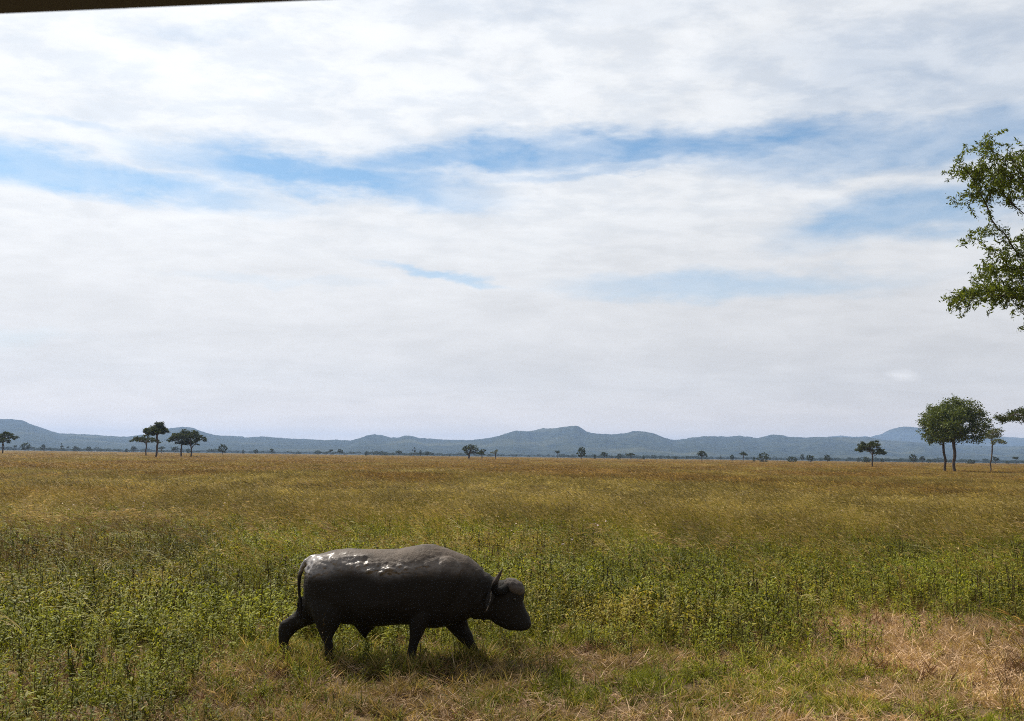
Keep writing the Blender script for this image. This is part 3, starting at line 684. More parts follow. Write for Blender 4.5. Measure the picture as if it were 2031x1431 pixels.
# small trees far out on the plain: eight shapes, each tree a copy with its own size and turn
SH = {}
for nm, kd, cl, nl, mt in (('flat_a', 'flat', .42, 900, M_lf_acacia), ('flat_b', 'flat', .50, 700, M_lf_acacia), ('flat_c', 'flat', .36, 1000, M_lf_acacia), ('round_a', 'dome', .26, 1300, M_lf_acacia),
                           ('round_b', 'dome', .20, 1300, M_lf_acacia), ('bush_a', 'dome', .05, 1300, M_lf_acacia), ('bush_b', 'dome', .05, 1000, M_lf_acacia), ('sparse_a', 'sparse', .42, 330, M_lf_acacia)):
    SH[nm] = make_tree(hash(nm) % 1 + len(SH) * 7 + 100, kd, 1.0, 1.3, cl, .035, mt, nl, .085, natt=150)
far = [ # px, top, width, D, shape, label
 (29, 883, 9, 1100, 'flat_b', 'faint little tree just right of the cut tree at the left edge'),
 (49, 878, 21, 800, 'round_a', 'hazy rounded tree, biggest between the left edge and the group of four'),
 (85, 881, 11, 1100, 'round_b', 'faint upright tree right of the hazy rounded one at far left'),
 (121, 878, 9, 1000, 'sparse_a', 'thin tall faint tree below the end of the left hill'),
 (134, 885, 6, 1200, 'flat_b', 'tiny faint tree right of the thin tall one at left'),
 (148, 884, 12, 1200, 'bush_b', 'hazy bush, left one of a pair before the left group of four'),
 (175, 886, 12, 1100, 'round_a', 'hazy bush, right one of a pair before the left group of four'),
 (250, 889, 8, 1100, 'bush_a', 'tiny dark bush left of the group of four trees'),
 (264, 884, 12, 1200, 'round_b', 'hazy rounded tree right behind the left end of the group of four'),
 (320, 885, 18, 900, 'flat_a', 'hazy flat tree seen between the trunks of the tall acacia and its right neighbour'),
 (347, 885, 20, 950, 'flat_c', 'hazy flat tree seen left of the trunk of the third acacia'),
 (373, 889, 9, 1200, 'bush_b', 'faint bush between the last two trunks of the left group'),
 (441, 881, 21, 620, 'round_a', 'lone dark rounded tree well right of the left group of four'),
 (482, 891, 6, 1200, 'bush_a', 'tiny faint bush right of the lone dark rounded tree'),
 (507, 891, 11, 1100, 'round_b', 'faint low bush below the left end of the middle ridge'),
 (539, 889, 8, 850, 'flat_a', 'small dark flat tree alone on the skyline left of the buffalo rump'),
 (656, 891, 11, 800, 'flat_b', 'small dark tree, left one of the pair above the buffalo rump'),
 (674, 890, 14, 800, 'flat_c', 'small dark tree, right one of the pair above the buffalo rump'),
 (726, 894, 5, 900, 'bush_a', 'speck of a bush under the first round hilltop'),
 (791, 893, 13, 850, 'flat_a', 'small flat-topped tree under the second round hilltop'),
 (822, 886, 11, 900, 'sparse_a', 'ragged upright tree above the buffalo shoulder'),
 (834, 893, 6, 1000, 'round_b', 'tiny bush touching the ragged upright tree'),
 (847, 895, 10, 900, 'round_a', 'low dark bush right of the ragged upright tree'),
 (1106, 893, 13, 750, 'flat_b', 'small leaning flat tree below the highest hill, on its left'),
 (1153, 887, 21, 560, 'round_a', 'dark rounded tree right below the highest hill top'),
 (1180, 900, 5, 800, 'bush_a', 'speck of a bush right of the rounded tree below the highest hill'),
 (1198, 896, 18, 700, 'flat_c', 'low flat dark tree, first of three low ones right of the highest hill'),
 (1228, 899, 11, 750, 'bush_b', 'small dark bush, middle of three low ones right of the highest hill'),
 (1251, 898, 21, 750, 'flat_a', 'wide low dark thicket, last of three low ones right of the highest hill'),
 (1277, 902, 5, 850, 'bush_a', 'speck of a bush below the saddle of the ridge'),
 (1340, 904, 9, 1100, 'bush_b', 'faint low bush in the gap between the ridge humps'),
 (1392, 893, 26, 620, 'flat_c', 'dark wide tree with uneven top right of the ridge saddle'),
 (1429, 903, 7, 700, 'sparse_a', 'ragged little bush between two dark trees right of centre'),
 (1452, 901, 10, 750, 'round_b', 'small round bush just left of the forked flat tree'),
 (1474, 895, 20, 650, 'flat_a', 'forked flat tree standing right of the small round bush'),
 (1495, 905, 6, 650, 'bush_a', 'narrow dark bush touching the widest thicket'),
 (1514, 897, 30, 600, 'bush_b', 'widest dark green thicket right of centre'),
 (1571, 904, 23, 650, 'bush_a', 'low dark thicket right of the widest one'),
 (1591, 901, 10, 1000, 'round_a', 'pale hazy tree between two low thickets'),
 (1607, 902, 18, 680, 'round_b', 'rounded dark bush left of the lone flat-topped acacia, second from it'),
 (1641, 902, 16, 720, 'round_a', 'rounded dark bush nearest on the left of the lone flat-topped acacia'),
 (1703, 907, 10, 1000, 'bush_b', 'faint bush left of the trunk of the lone flat-topped acacia'),
 (1719, 905, 17, 760, 'bush_a', 'dark bush touching the trunk of the lone flat-topped acacia'),
 (1750, 908, 8, 1000, 'bush_a', 'faint bush right of the trunk of the lone flat-topped acacia'),
 (1811, 901, 18, 720, 'round_a', 'squarish dark tree left of the big dome tree trunks'),
 (1829, 904, 14, 820, 'flat_c', 'hazy tree close beside the squarish dark one'),
 (1843, 910, 9, 1000, 'bush_b', 'faint low bush nearest the left trunk of the big dome tree'),
 (1925, 910, 19, 800, 'bush_a', 'low dark bush between the dome tree and the slender tree'),
 (1974, 905, 18, 800, 'flat_c', 'hazy spreading tree right of the slender tree trunk'),
 (1998, 913, 10, 1000, 'bush_b', 'faint bush near the right edge of the plain'),
 (2015, 905, 15, 700, 'flat_b', 'small thin-stemmed flat tree at the right edge of the plain')]
for q, (px, top, wd, D, sh, lab) in enumerate(far):
    h = hpx(top, px, D) * D / FP; ww = wd * D / FP / 1.25
    tm, cm = SH[sh]
    place_tree('bush' if 'bush' in lab or 'thicket' in lab else 'small_tree', lab, tm, cm, (groundx(px, D), D, 0), q * 1.37, (ww, ww, h),
               'small trees scattered over the far plain', 'bush' if 'bush' in lab or 'thicket' in lab else 'tree')
# far woodland at the foot of the hills
cw = bpy.data.collections.new('proto_wood')
for q, s_ in enumerate(('round_a', 'round_b', 'flat_a', 'flat_c', 'bush_a')):
    o = bpy.data.objects.new('wood_proto_%02d' % q, SH[s_][1]); cw.objects.link(o)
x, y = wedge(1500, 4300, .0012, 100, .62); k = keep(.05 + .95 * sstep(fbm(x * .004, y * .002, 4, 55), .42, .62)); x, y = x[k], y[k]; n = len(x)
s = U(3, 8, n) * U(.7, 1.25, n); scatter('far_woodland', 'hazy belt of scattered woodland at the foot of the hills', 'woodland', cw, 5,
        np.stack([x, y, z0(x)], 1), build_rot(n, 0), np.stack([s * 1.3, s * 1.3, s], 1), U(0, 1, n))

# ---- the near tree reaching in from the right
def near_tree():
    D = 16.0; k = D / FP; rr = np.random.default_rng(5)
    def E(px, py, rx, ry, n, dep=1.4, oy=0):
        c = at(px, py, D + oy); v = rr.normal(0, 1, (n, 3)); v /= np.linalg.norm(v, axis=1, keepdims=True); v *= rr.uniform(.05, 1, (n, 1)) ** .45
        return np.array(c) + v * np.array([rx * k, dep, ry * k])
    att = np.concatenate([E(2050, 345, 135, 52, 300, 1.0), E(1950, 330, 62, 42, 70, .6), E(1892, 338, 26, 10, 12, .3), E(1945, 385, 50, 26, 40, .6), E(1962, 285, 18, 22, 10, .3),
                          E(1925, 395, 30, 12, 14, .4), E(1930, 470, 24, 10, 14, .3), E(1975, 462, 26, 12, 14, .3),
                          E(2060, 555, 125, 72, 330, 1.0), E(2060, 470, 40, 18, 30, .6), E(1940, 590, 70, 26, 80, .6), E(1905, 600, 22, 12, 16, .3), E(2030, 505, 40, 26, 40, .6),
                          E(1975, 545, 55, 26, 50, .5), E(2060, 652, 35, 18, 18, .4),
                          E(2260, 260, 170, 90, 130, 2), E(2300, 500, 170, 110, 130, 2), E(2480, 180, 180, 80, 90, 2.4), E(2640, 330, 190, 100, 90, 2.4), E(2500, 480, 150, 80, 60, 2, 1.5)])
    base = at(2450, 905, D); base.z = 0
    tp = [(base.x + .12 * math.sin(i * 1.1), base.y + .1 * math.cos(i), -.2 + i * .3) for i in range(14)]
    nodes, par = colonize(att, tp, .11, 3.2, .13, 500, .02, 3)
    rad = radii(nodes, par, .0036, 2.4); rad *= 1; rad[0] *= 1.3
    V, F = tubes(nodes, par, rad, 7)
    o0 = np.array([base.x, base.y, 0])
    root = empty('spreading_tree', base)
    tag(root, 'near spreading tree whose feathery branches reach in at the upper right', 'tree')
    obj('trunk', mesh_np('trunk', V - o0, [F], M_bark, True), root)
    thin = np.where((rad < .014) & (np.arange(len(rad)) > 16))[0]
    deg = np.bincount(par[par >= 0], minlength=len(nodes))
    P_ = []; tips = []
    for i in thin:
        d = nodes[i] - nodes[par[i]]
        for q in range(14):
            P_.append(nodes[i] - d * rr.uniform(0, 1) + rr.normal(0, .044, 3))
        if deg[i] == 0 or rr.random() < .65:           # a leafy twig beyond the wood
            dirn = d / np.linalg.norm(d) + rr.normal(0, .5, 3) + np.array([0, 0, .12]); dirn /= np.linalg.norm(dirn)
            L = rr.uniform(.10, .30); m_ = int(L / .0095)
            tips.append((nodes[i], nodes[i] + dirn * L))
            for q in range(m_):
                P_.append(nodes[i] + dirn * L * (q + 1) / m_ + rr.normal(0, .020, 3))
    V, F, a = leaves(np.array(P_), .074, rr, .30)
    obj('crown', mesh_np('crown', V - o0, [F], M_lf_near, False, {'v': a}), root)
    g = Veg(); b = np.array([t[0] for t in tips]) - o0; dv = np.array([t[1] - t[0] for t in tips]); L = np.linalg.norm(dv, axis=1)
    g.strips(b, np.arctan2(dv[:, 1], dv[:, 0]), np.arccos(dv[:, 2] / L), L, np.full(len(b), .007), np.zeros(len(b)), 2, np.ones(3))
    obj('twigs', g.mesh('twigs', [M_bark]), root)
near_tree()

# ------------------------------------------------------------------ the buffalo
BY = 11.45                       # distance of its mid plane
def buffalo():
    O = Vector((groundx(815, BY), BY, 0))
    def L(px, py, Y=0.0):        # point of the animal on plane Y (away from camera +) in its own coordinates
        return at(px, py, BY + Y) - O
    bm = bmesh.new()
    def loft(rings, n=28, cap=True, yo=0.0, e=2.0):
        """ring: (P px, Q px, half width, [centre y]) P and Q the two outline points of a cross-section"""
        rs = []
        for rg in rings:
            P_, Q_, w = rg[0], rg[1], rg[2]; yy = rg[3] if len(rg) > 3 else yo; ex = rg[4] if len(rg) > 4 else e
            p_ = L(P_[0], P_[1], yy); q_ = L(Q_[0], Q_[1], yy); c = (p_ + q_) / 2; h = (p_ - q_) / 2
            vs = []
            for k in range(n):
                a = 2 * math.pi * k / n; ca, sa = math.cos(a), math.sin(a)
                ca = math.copysign(abs(ca) ** (2 / ex), ca); sa = math.copysign(abs(sa) ** (2 / ex), sa)
                vs.append(bm.verts.new(c + h * ca + Vector((0, w * sa, 0))))
            rs.append(vs)
        for a, b in zip(rs, rs[1:]):
            for k in range(n): bm.faces.new((a[k], a[(k + 1) % n], b[(k + 1) % n], b[k]))
        bm.faces.new(rs[0][::-1]); bm.faces.new(rs[-1])
    def ell(px, py, y, rx, ry, rz, rot=0):
        c = L(px, py, y)
        M = Matrix.Translation(c) @ Matrix.Rotation(R(rot), 4, 'Y') @ Matrix.Diagonal((rx, ry, rz, 1))
        bmesh.ops.create_icosphere(bm, subdivisions=3, radius=1, matrix=M)
    # torso: top outline / belly outline
    loft([((613, 1121), (613, 1150), .05), ((610, 1113), (604, 1180), .13), ((618, 1105), (608, 1212), .20), ((628, 1101), (622, 1228), .255), ((645, 1096), (645, 1236), .30), ((668, 1090), (672, 1236), .335),
          ((690, 1088), (695, 1238), .36), ((726, 1089.5), (728, 1243), .395), ((760, 1090), (762, 1241), .41), ((790, 1089), (792, 1238), .405), ((812, 1085), (812, 1238), .385),
          ((838, 1080), (838, 1244), .36), ((862, 1079.5), (866, 1246), .34), ((888, 1089), (895, 1240), .315), ((908, 1096), (917, 1232), .285), ((928, 1104), (936, 1225), .25),
          ((948, 1119), (950, 1224), .215), ((966, 1137), (960, 1226), .185), ((984, 1148), (970, 1229), .165)], 36, e=2.25)
    # head
    loft([((966, 1142), (952, 1224), .16), ((990, 1151), (966, 1228), .165), ((1012, 1150), (979, 1235), .16), ((1030, 1158), (988, 1241), .150), ((1041, 1174), (996, 1245), .135),
          ((1037.5, 1195), (1003, 1248), .118), ((1043, 1210), (1012, 1250), .104), ((1050, 1222), (1022, 1251), .100), ((1053.5, 1233), (1033, 1251), .104), ((1054, 1240), (1043, 1250), .085), ((1052, 1244), (1047, 1248), .04)], 28, e=2.3)
    # dewlap fold and jaw, shoulder, thigh, hip masses on both sides
    ell(948, 1214, 0, .22, .07, .09, 8)
    for s in (-1, 1):
        ell(880, 1160, s * .20, .22, .155, .34, 12)       # shoulder
        ell(648, 1165, s * .17, .235, .15, .37, -10)      # thigh
        ell(668, 1113, s * .18, .10, .09, .07, 0)         # hip bone
        ell(632, 1118, s * .12, .10, .09, .06, 20)
        ell(760, 1190, s * .12, .50, .29, .20, 0)         # barrel of the belly
        ell(1010, 1205, s * .085, .10, .05, .12, 35)      # cheek
        ell(1024, 1180, s * .115, .045, .03, .03, 20)     # brow
        ell(1048, 1238, s * .065, .035, .035, .035)       # nostril wing
    # sheath
    loft([((700, 1236), (750, 1238), .11), ((706, 1247), (742, 1247), .085), ((713, 1255), (734, 1254), .06), ((718, 1261), (728, 1261), .035), ((722, 1267), (726, 1267), .014)], 16, yo=-.02)
    NEAR, FAR = -.21, .21
    # near hind leg (carried forward)
    loft([((612, 1175), (700, 1190), .12, -.19), ((614, 1205), (690, 1215), .13, -.20), ((620, 1225), (680, 1232), .115, NEAR), ((626, 1238), (671, 1246), .09, NEAR), ((631, 1250), (663, 1259), .07, NEAR), ((636, 1262), (659, 1269), .058, NEAR),
          ((642, 1275), (661, 1279), .05, NEAR), ((644, 1292), (660, 1294), .046, NEAR), ((644, 1304), (662, 1304), .052, NEAR), ((645, 1311), (666, 1311), .055, NEAR)], 18)
    # far hind leg (trailing, heel up)
    loft([((604, 1175), (680, 1190), .12, .17), ((594, 1203), (655, 1222), .125, .19), ((582, 1217), (628, 1236), .10, FAR), ((568, 1227), (606, 1243), .075, FAR), ((556, 1234), (590, 1251), .062, FAR), ((552, 1245), (581, 1260), .056, FAR),
          ((551.5, 1258), (575, 1267), .048, FAR), ((552, 1270), (572, 1276), .045, FAR), ((554, 1281), (572, 1284), .05, FAR), ((557, 1288), (574, 1289), .052, FAR)], 18)
    # near front leg
    loft([((806, 1190), (880, 1190), .11, -.19), ((809, 1220), (862, 1222), .12, -.20), ((811, 1237), (848, 1240), .10, NEAR), ((812, 1252), (841, 1255), .078, NEAR), ((812, 1268), (833, 1270), .062, NEAR), ((810, 1280), (829, 1282), .054, NEAR),
          ((807.5, 1292), (826, 1294), .046, NEAR), ((805, 1304), (824, 1306), .047, NEAR), ((803, 1315), (825, 1316), .056, NEAR)], 18)
    # far front leg (reaching forward)
    loft([((850, 1190), (925, 1190), .11, .16), ((862, 1218), (926, 1215), .12, .19), ((880, 1240), (928, 1236), .10, FAR), ((893, 1253), (932, 1248), .08, FAR), ((905, 1265), (937, 1260), .064, FAR), ((915, 1276), (941, 1270), .054, FAR),
          ((924, 1284), (944, 1280), .047, FAR), ((930, 1290), (948, 1287), .05, FAR), ((934, 1296), (954, 1294), .055, FAR)], 18)
    # tail
    def tube(pts, n=10):
        rs = []
        for i, (px, py, yy, r) in enumerate(pts):
            c = L(px, py, yy); a = L(*pts[max(0, i - 1)][:3]); b = L(*pts[min(len(pts) - 1, i + 1)][:3]); d = (b - a).normalized()
            sx = d.cross(Vector((0, 1, .1))).normalized(); sy = d.cross(sx)
            rs.append([bm.verts.new(c + (sx * math.cos(6.2832 * k / n) + sy * math.sin(6.2832 * k / n)) * r) for k in range(n)])
        for a, b in zip(rs, rs[1:]):
            for k in range(n): bm.faces.new((a[k], a[(k + 1) % n], b[(k + 1) % n], b[k]))
        bm.faces.new(rs[0][::-1]); bm.faces.new(rs[-1])
    tube([(632, 1106, 0, .05), (619, 1108, -.01, .045), (608, 1114, -.02, .036), (599, 1126, -.03, .03), (594.5, 1142, -.03, .026), (593, 1160, -.03, .023), (594, 1180, -.035, .021), (596, 1196, -.04, .02)])
    # ears: drooping leaf shapes
    for s in (-1, 1):
        rs = []
        pts = [(984, 1165, .13, .03), (978, 1170, .18, .05), (973, 1180, .225, .062), (970, 1192, .255, .058), (967, 1203, .27, .04), (965.5, 1211, .275, .012)]
        for (px, py, yy, wv) in pts:
            c = L(px, py, s * yy); ring = []
            for k in range(10):
                a = 6.2832 * k / 10
                ring.append(bm.verts.new(c + Vector((math.cos(a) * wv, math.sin(a) * .016 * s, math.cos(a) * wv * .25))))
            rs.append(ring)
        for a, b in zip(rs, rs[1:]):
            for k in range(10): bm.faces.new((a[k], a[(k + 1) % 10], b[(k + 1) % 10], b[k]))
        bm.faces.new(rs[0][::-1]); bm.faces.new(rs[-1])
    bmesh.ops.recalc_face_normals(bm, faces=bm.faces)
    me = bpy.data.meshes.new('raw'); bm.to_mesh(me); bm.free()
    tmp = obj('raw_body', me)
    rm = tmp.modifiers.new('r', 'REMESH'); rm.mode = 'VOXEL'; rm.voxel_size = .0115
    sm = tmp.modifiers.new('s', 'SMOOTH'); sm.factor = .5; sm.iterations = 7
    dg = bpy.context.evaluated_depsgraph_get()
    me2 = bpy.data.meshes.new_from_object(tmp.evaluated_get(dg)); bpy.data.objects.remove(tmp)
    # skin relief: folds of the flank, ridges of dried mud along the back
    nv = len(me2.vertices); co = np.empty(nv * 3, np.float32); me2.vertices.foreach_get('co', co); co = co.reshape(-1, 3)
    no = np.empty(nv * 3, np.float32); me2.vertices.foreach_get('normal', no); no = no.reshape(-1, 3)
    mud = np.zeros(nv, np.float32); disp = np.zeros(nv, np.float32)
    a_ = L(612, 1128); z_hi = lambda xx: np.interp(xx, [L(p_, q_).x for p_, q_ in RDG], [L(p_, q_).z for p_, q_ in RDG])
    ridge = z_hi(co[:, 0]); HOL = L(712, 1140); GRV = L(842, 1170); MID = L(762, 1115); WET = L(627, 1118); NOT = L(722, 1106); SHO = L(893, 1165); THI = L(694, 1195); RIB = L(780, 1160)
    for i in range(nv):
        x, y, z = map(float, co[i])
        d = z - ridge[i] 
        f = mnoise.fractal(Vector((x * 5, y * 5, z * 9)), 1, 2, 4)
        band = math.exp(-((d + .03 * f) / .075) ** 2)
        if x > L(880, 1100).x: band *= max(0, 1 - (x - L(880, 1100).x) / .45) * .6
        mud[i] = min(1, band + 1.4 * math.exp(-((x - WET.x) / .19) ** 2 - ((z - WET.z + .2 * (x - WET.x)) / .085) ** 2))
        b_ = mnoise.fractal(Vector((x * 13, y * 13, z * 16)), 1, 2, 5)
        hx, hz = (x - HOL.x) / .17, (z - HOL.z) / .16; gx, gz = (x - GRV.x + .25 * (z - GRV.z)) / .07, (z - GRV.z) / .34
        disp[i] = -.026 * math.exp(-((x - NOT.x) / .075) ** 2 - ((z - NOT.z) / .022) ** 2) + .014 * math.exp(-((x - NOT.x) / .10) ** 2 - ((z - NOT.z - .04) / .016) ** 2)
        sd_ = (abs(y) > .08)
        disp[i] += sd_ * .016 * math.exp(-((x - SHO.x - .30 * (z - SHO.z)) / .05) ** 2 - ((z - SHO.z) / .30) ** 4)      # edge of the shoulder blade
        disp[i] += -sd_ * .020 * math.exp(-((x - SHO.x - .13 - .30 * (z - SHO.z)) / .05) ** 2 - ((z - SHO.z) / .26) ** 4)
        disp[i] += -sd_ * .020 * math.exp(-((x - THI.x + .35 * (z - THI.z)) / .05) ** 2 - ((z - THI.z) / .22) ** 4)    # front edge of the thigh
        disp[i] += sd_ * .006 * math.sin((x + .18 * z) * 52) * math.exp(-((x - RIB.x) / .30) ** 2 - ((z - RIB.z) / .22) ** 2)  # ribs
        disp[i] += -.034 * math.exp(-hx * hx - hz * hz) - .022 * math.exp(-gx * gx - gz ** 4) * (abs(y) > .1)
        mid_ = math.exp(-((x - MID.x) / .42) ** 2)
        disp[i] += band * ((.008 + .030 * mid_) * b_ + .018 * abs(mnoise.noise(Vector((x * 9, y * 9, z * 13))))) + .004 * mnoise.noise(Vector((x * 6, y * 6, z * 3.2))) + .0022 * mnoise.fractal(Vector((x * 22, y * 22, z * 14)), 1, 2, 3)
        if L(915, 1100).x < x < L(985, 1100).x and z < 1.15:
            disp[i] += .006 * math.sin((x * .9 - z * .25) * 55 + 2 * f) * (1 if abs(y) < .3 else .4)
    co = co + no * disp[:, None]
    me2.vertices.foreach_set('co', co.ravel()); 
    me2.attributes.new('mud', 'FLOAT', 'POINT').data.foreach_set('value', mud)
    me2.polygons.foreach_set('use_smooth', np.ones(len(me2.polygons), bool)); me2.update(); me2.name = 'body'
    m, N = new_mat('wet_hide'); pos = N.new('ShaderNodeTexCoord').outputs['Object']
    mud_ = N.new('ShaderNodeAttribute', attribute_name='mud').outputs['Fac']
    sp = N.new('ShaderNodeSeparateXYZ'); N.l.new(pos, sp.inputs[0])
    nz = N.noise(pos, 5, 6, .6); nf = N.noise(pos, 55, 5, .65); nm = N.noise(N.vmath('MULTIPLY', pos, (1, 1, 2)), 16, 6, .7)
    c = N.mix(nz, (.012, .0102, .0084), (.025, .021, .017))
    dust = N.math('MULTIPLY', N.ramp(sp.outputs[2], 1.02, 1.30), N.ramp(nz, .3, .6, .5, 1))
    c = N.mix(dust, c, (.115, .090, .070))                                     # drying mud along the back
    c = N.mix(N.math('MULTIPLY', mud_, N.ramp(nm, .35, .55, 0, .8)), c, (.19, .155, .125))
    gl = N.math('MULTIPLY', mud_, N.ramp(sp.outputs[0], .3, -1.1, .5, 1.0))   # wet mud streak, wettest at the rump
    rough = N.math('SUBTRACT', N.ramp(nf, .3, .7, .52, .70), N.math('MULTIPLY', gl, .34))
    p = princ(N, c, rough, .12)
    N.put(p.inputs['Coat Weight'], N.math('MULTIPLY', gl, .9)); p.inputs['Coat Roughness'].default_value = .21; p.inputs['Coat IOR'].default_value = 2.0
    hgt = N.math('ADD', N.math('MULTIPLY', nf, .4), N.math('MULTIPLY', nm, .8))
    N.l.new(bump(N, hgt, .85, .020), p.inputs['Normal']); N.l.new(bump(N, nm, .12, .008), p.inputs['Coat Normal']); out(N, p.outputs[0])
    me2.materials.clear(); me2.materials.append(m)
    root = empty('buffalo', O); tag(root, 'dark muddy buffalo walking right with lowered head and wet shining rump', 'buffalo')
    obj('body', me2, root)
    # horns, boss
    mh, N = new_mat('horn'); pos = N.new('ShaderNodeTexCoord').outputs['Object']
    nn = N.noise(pos, 30, 6, .7); n4 = N.noise(pos, 8, 4, .6)
    c = N.mix(n4, (.012, .010, .009), (.040, .034, .030))
    sp = N.new('ShaderNodeSeparateXYZ'); N.l.new(pos, sp.inputs[0])
    c = N.mix(N.ramp(sp.outputs[2], .98, 1.08), (.009, .008, .007), N.mix(n4, (.05, .04, .034), (.12, .095, .08)))  # lit tip put into the colour: paler with height, lower curve near black
    p = princ(N, c, .75, .12); N.l.new(bump(N, nn, .8, .012), p.inputs['Normal']); out(N, p.outputs[0])
    mboss, N = new_mat('weathered_horn'); pos = N.new('ShaderNodeTexCoord').outputs['Object']
    nn = N.noise(pos, 38, 6, .7); n4 = N.noise(pos, 14, 5, .65)
    p = princ(N, N.mix(N.ramp(n4, .3, .7), (.045, .038, .034), (.12, .10, .088)), .75, .25); N.l.new(bump(N, nn, .9, .014), p.inputs['Normal']); out(N, p.outputs[0])
    for s in (-1, 1):
        b = bmesh.new(); rs = []
        pts = [(1012, 1163, .03, .062), (1004, 1168, .10, .060), (996, 1172, .155, .058), (989, 1174, .195, .055), (983, 1172, .225, .050), (980, 1166, .245, .045), (981.5, 1158, .26, .037), (985.5, 1149, .27, .029), (990.5, 1141, .275, .020), (994.5, 1133, .305, .010), (997.5, 1127, .30, .003)]
        P_ = [L(px, py, s * yy) for px, py, yy, r in pts]
        for i, (px, py, yy, r) in enumerate(pts):
            d = (P_[min(i + 1, len(P_) - 1)] - P_[max(i - 1, 0)]).normalized(); sx = d.cross(Vector((.2, .1, 1))).normalized(); sy = d.cross(sx)
            rs.append([b.verts.new(P_[i] + (sx * math.cos(6.2832 * k / 14) + sy * math.sin(6.2832 * k / 14)) * r) for k in range(14)])
        for a, c_ in zip(rs, rs[1:]):
            for k in range(14): b.faces.new((a[k], a[(k + 1) % 14], c_[(k + 1) % 14], c_[k]))
        b.faces.new(rs[0][::-1]); b.faces.new(rs[-1]); bmesh.ops.recalc_face_normals(b, faces=b.faces)
        for f_ in b.faces: f_.smooth = True
        hm = bpy.data.meshes.new('horn'); b.to_mesh(hm); b.free(); hm.materials.append(mh); obj('horn', hm, root)
    b = bmesh.new()
    for s in (-1, 1):
        c_ = L(1020, 1164, s * .065)
        bmesh.ops.create_icosphere(b, subdivisions=4, radius=1, matrix=Matrix.Translation(c_) @ Matrix.Rotation(R(32), 4, 'Y') @ Matrix.Diagonal((.135, .105, .088, 1)))
    for v in b.verts:
        v.co += v.co.normalized() * 0 + Vector((0, 0, 1)) * .010 * mnoise.fractal(v.co * 22, 1, 2, 4)
    for f_ in b.faces: f_.smooth = True
    hm = bpy.data.meshes.new('horn_boss'); b.to_mesh(hm); b.free(); hm.materials.append(mboss); obj('horn_boss', hm, root)
    # eyes
    me_, N = new_mat('eye'); p = princ(N, (.008, .006, .005), .08, .6); out(N, p.outputs[0])
    for s in (-1, 1):
        b = bmesh.new(); bmesh.ops.create_uvsphere(b, u_segments=16, v_segments=10, radius=.021, matrix=Matrix.Translation(L(1020, 1189, s * .142)))
        for f_ in b.faces: f_.smooth = True
        hm = bpy.data.meshes.new('eye'); b.to_mesh(hm); b.free(); hm.materials.append(me_); obj('eye', hm, root)
    # hooves
    mo, N = new_mat('hoof'); p = princ(N, (.02, .017, .014), .5, .4); out(N, p.outputs[0])
    for px, py, yy, rt in ((655, 1313, NEAR, 0), (566, 1289, FAR, 35), (815, 1317, NEAR, 0), (945, 1296, FAR, -15)):
        b = bmesh.new(); c_ = L(px, py, yy)
        if c_.z < .07 or rt == 0: c_.z = .035
        for s in (-1, 1):
            M = Matrix.Translation(c_ + Vector((.015, s * .03, 0))) @ Matrix.Rotation(R(rt), 4, 'Y')
            r_ = bmesh.ops.create_cone(b, cap_ends=True, segments=14, radius1=.062, radius2=.043, depth=.08, matrix=M @ Matrix.Diagonal((1.25, .55, 1, 1)))
        bmesh.ops.bevel(b, geom=b.edges[:], offset=.006, segments=2, affect='EDGES', clamp_overlap=True)
        hm = bpy.data.meshes.new('hoof'); b.to_mesh(hm); b.free(); hm.materials.append(mo); obj('hoof', hm, root)
    # tail tuft and ear fringes: strands of hair
    mt_, N = new_mat('hair'); p = princ(N, (.022, .018, .015), .5, .4); out(N, p.outputs[0])
    mf_, N = new_mat('ear_hair'); p = princ(N, (.30, .26, .22), .5, .4); out(N, p.outputs[0])
    g = Veg(); n = 240; c_ = np.array(L(596, 1188, -.04)); bb = c_ + rng.normal(0, .012, (n, 3)) + np.array([0, 0, 1]) * U(-.06, .02, n)[:, None]
    g.strips(bb, U(0, 6.28, n), np.full(n, math.pi) - U(0, .22, n), U(.16, .32, n), U(.004, .008, n), U(-.1, .15, n), 4)
    obj('tail_tuft', g.mesh('tail_tuft', [mt_]), root)
    for s in (-1, 1):
        g = Veg(); n = 60; t = U(0, 1, n)
        A = np.array(L(976, 1168, s * .20)); B = np.array(L(969.5, 1192, s * .26)); C_ = np.array(L(965, 1210, s * .275)); 
        bb = (1 - t[:, None]) ** 2 * A + 2 * t[:, None] * (1 - t[:, None]) * (B + np.array([.03, 0, 0])) + t[:, None] ** 2 * C_
        bb = bb + np.array([0, -.02 * 1 if s < 0 else .02, 0])
        g.strips(bb, np.full(n, math.pi) + rng.normal(0, .4, n), U(2.4, 3.0, n), U(.02, .055, n), U(.002, .005, n), U(-.3, .3, n), 3)
        obj('ear_fringe', g.mesh('ear_fringe', [mf_]), root)
RDG = [(560, 1128), (612, 1122), (640, 1119), (665, 1114), (700, 1108), (725, 1114), (745, 1120), (780, 1124), (830, 1118), (880, 1114), (930, 1128), (965, 1145), (1060, 1160)]
buffalo()

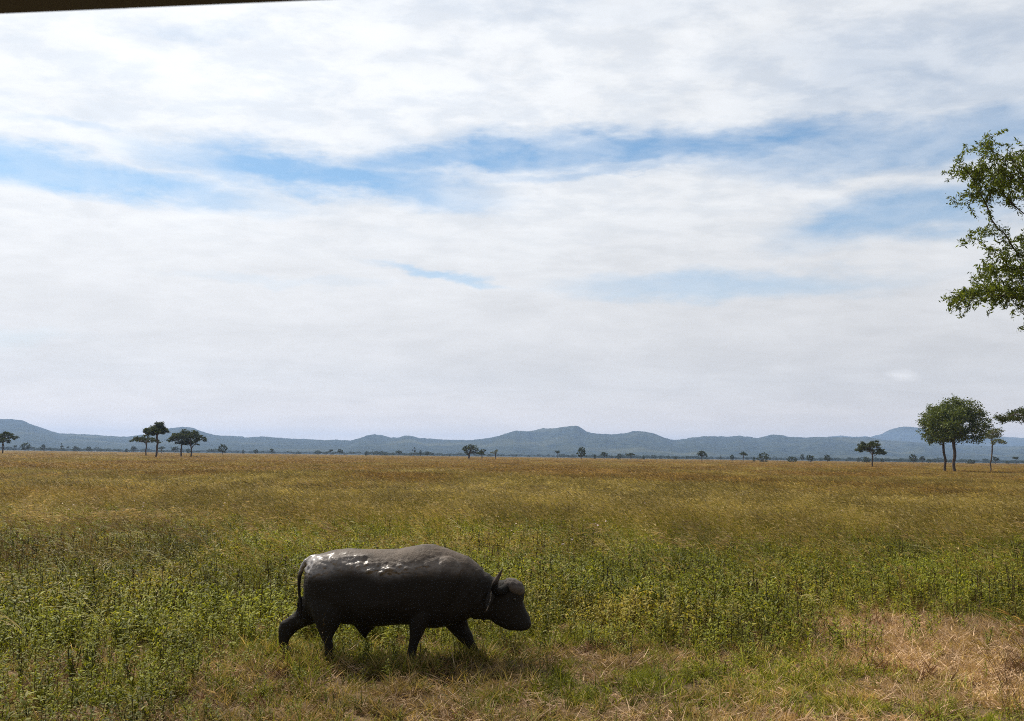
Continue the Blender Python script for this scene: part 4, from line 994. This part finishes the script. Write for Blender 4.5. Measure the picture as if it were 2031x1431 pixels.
# ------------------------------------------------------------------ safari vehicle the photo is taken from (dark roof rim, upper left)
def vehicle():
    zr = CH + .42
    def hit(px, py):
        d = ray(px, py); return Vector((0, 0, CH)) + d * ((zr - CH) / d.z)
    A, B = hit(0, 36), hit(640, 9); u = (B - A).normalized(); nrm = Vector((u.y, -u.x, 0)); 
    if nrm.y > 0: nrm = -nrm            # points back over the camera
    m, N = new_mat('dark_painted_steel'); pos = N.new('ShaderNodeTexCoord').outputs['Object']
    p = princ(N, N.mix(N.noise(pos, 20, 5), (.016, .015, .013), (.03, .028, .024)), .5, .4); out(N, p.outputs[0])
    mb, N = new_mat('green_body_paint'); p = princ(N, (.05, .06, .035), .4, .5); out(N, p.outputs[0])
    mw, N = new_mat('tyre'); p = princ(N, (.02, .02, .02), .9, .2); out(N, p.outputs[0])
    root = empty('safari_vehicle', (0, -.6, 0)); tag(root, 'dark roof rim of the safari vehicle, out of focus along the upper left edge', 'vehicle')
    O = Vector((0, -.6, 0)); mid = A + u * ((Vector((0, A.y, zr)) - A).dot(u))
    def slab(name, c, size, mat, ang, bev=.02, par=root):
        b = bmesh.new(); bmesh.ops.create_cube(b, size=1, matrix=Matrix.Translation(c - O) @ Matrix.Rotation(ang, 4, 'Z') @ Matrix.Diagonal((*size, 1)))
        bmesh.ops.bevel(b, geom=b.edges[:], offset=bev, segments=3, affect='EDGES')
        me = bpy.data.meshes.new(name); b.to_mesh(me); b.free(); me.materials.append(mat); return obj(name, me, par)
    ang = math.atan2(u.y, u.x)
    c = mid + nrm * .85 + Vector((0, 0, .03)); slab('roof', c, (3.6, 1.7, .06), m, ang, .008)
    slab('roof_rim', mid + nrm * .08 + Vector((0, 0, .066)), (3.55, .06, .05), m, ang, .012)
    for sx in (-1.65, 1.65):
        for dd in (.12, 1.55):
            q = mid + u * sx + nrm * dd; slab('roof_post', Vector((q.x, q.y, (zr + 1.75) / 2)), (.05, .05, zr - 1.76), m, ang, .01)
    bc = mid + nrm * .85; slab('body', Vector((bc.x, bc.y, 1.15)), (4.4, 1.66, 1.15), mb, ang, .08)
    for sx in (-1.4, 1.4):
        for dd in (.14, 1.56):
            q = mid + u * sx + nrm * dd; b = bmesh.new()
            bmesh.ops.create_cone(b, cap_ends=True, segments=32, radius1=.40, radius2=.40, depth=.24, matrix=Matrix.Translation(Vector((q.x, q.y, .40)) - O) @ Matrix.Rotation(ang, 4, 'Z') @ Matrix.Rotation(R(90), 4, 'X'))
            me = bpy.data.meshes.new('wheel'); b.to_mesh(me); b.free(); me.materials.append(mw); obj('wheel', me, root)
vehicle()

# ------------------------------------------------------------------ haze: one box of even air round everything
b = bmesh.new(); bmesh.ops.create_cube(b, size=1, matrix=Matrix.Translation((0, 5800, 149)) @ Matrix.Diagonal((33000, 16400, 302, 1)))
hm = bpy.data.meshes.new('haze'); b.to_mesh(hm); b.free()
m = bpy.data.materials.new('haze'); m.use_nodes = True; m.node_tree.nodes.clear(); N = NT(m.node_tree)
pv_ = N.new('ShaderNodeVolumePrincipled'); pv_.inputs['Color'].default_value = (.43, .63, 1.0, 1); pv_.inputs['Density'].default_value = .000086; pv_.inputs['Anisotropy'].default_value = .2
N.l.new(pv_.outputs[0], N.new('ShaderNodeOutputMaterial').inputs['Volume'])
hm.materials.append(m); hz_ = obj('haze', hm); tag(hz_, 'thin blue haze over the plain', 'haze', kind='stuff')
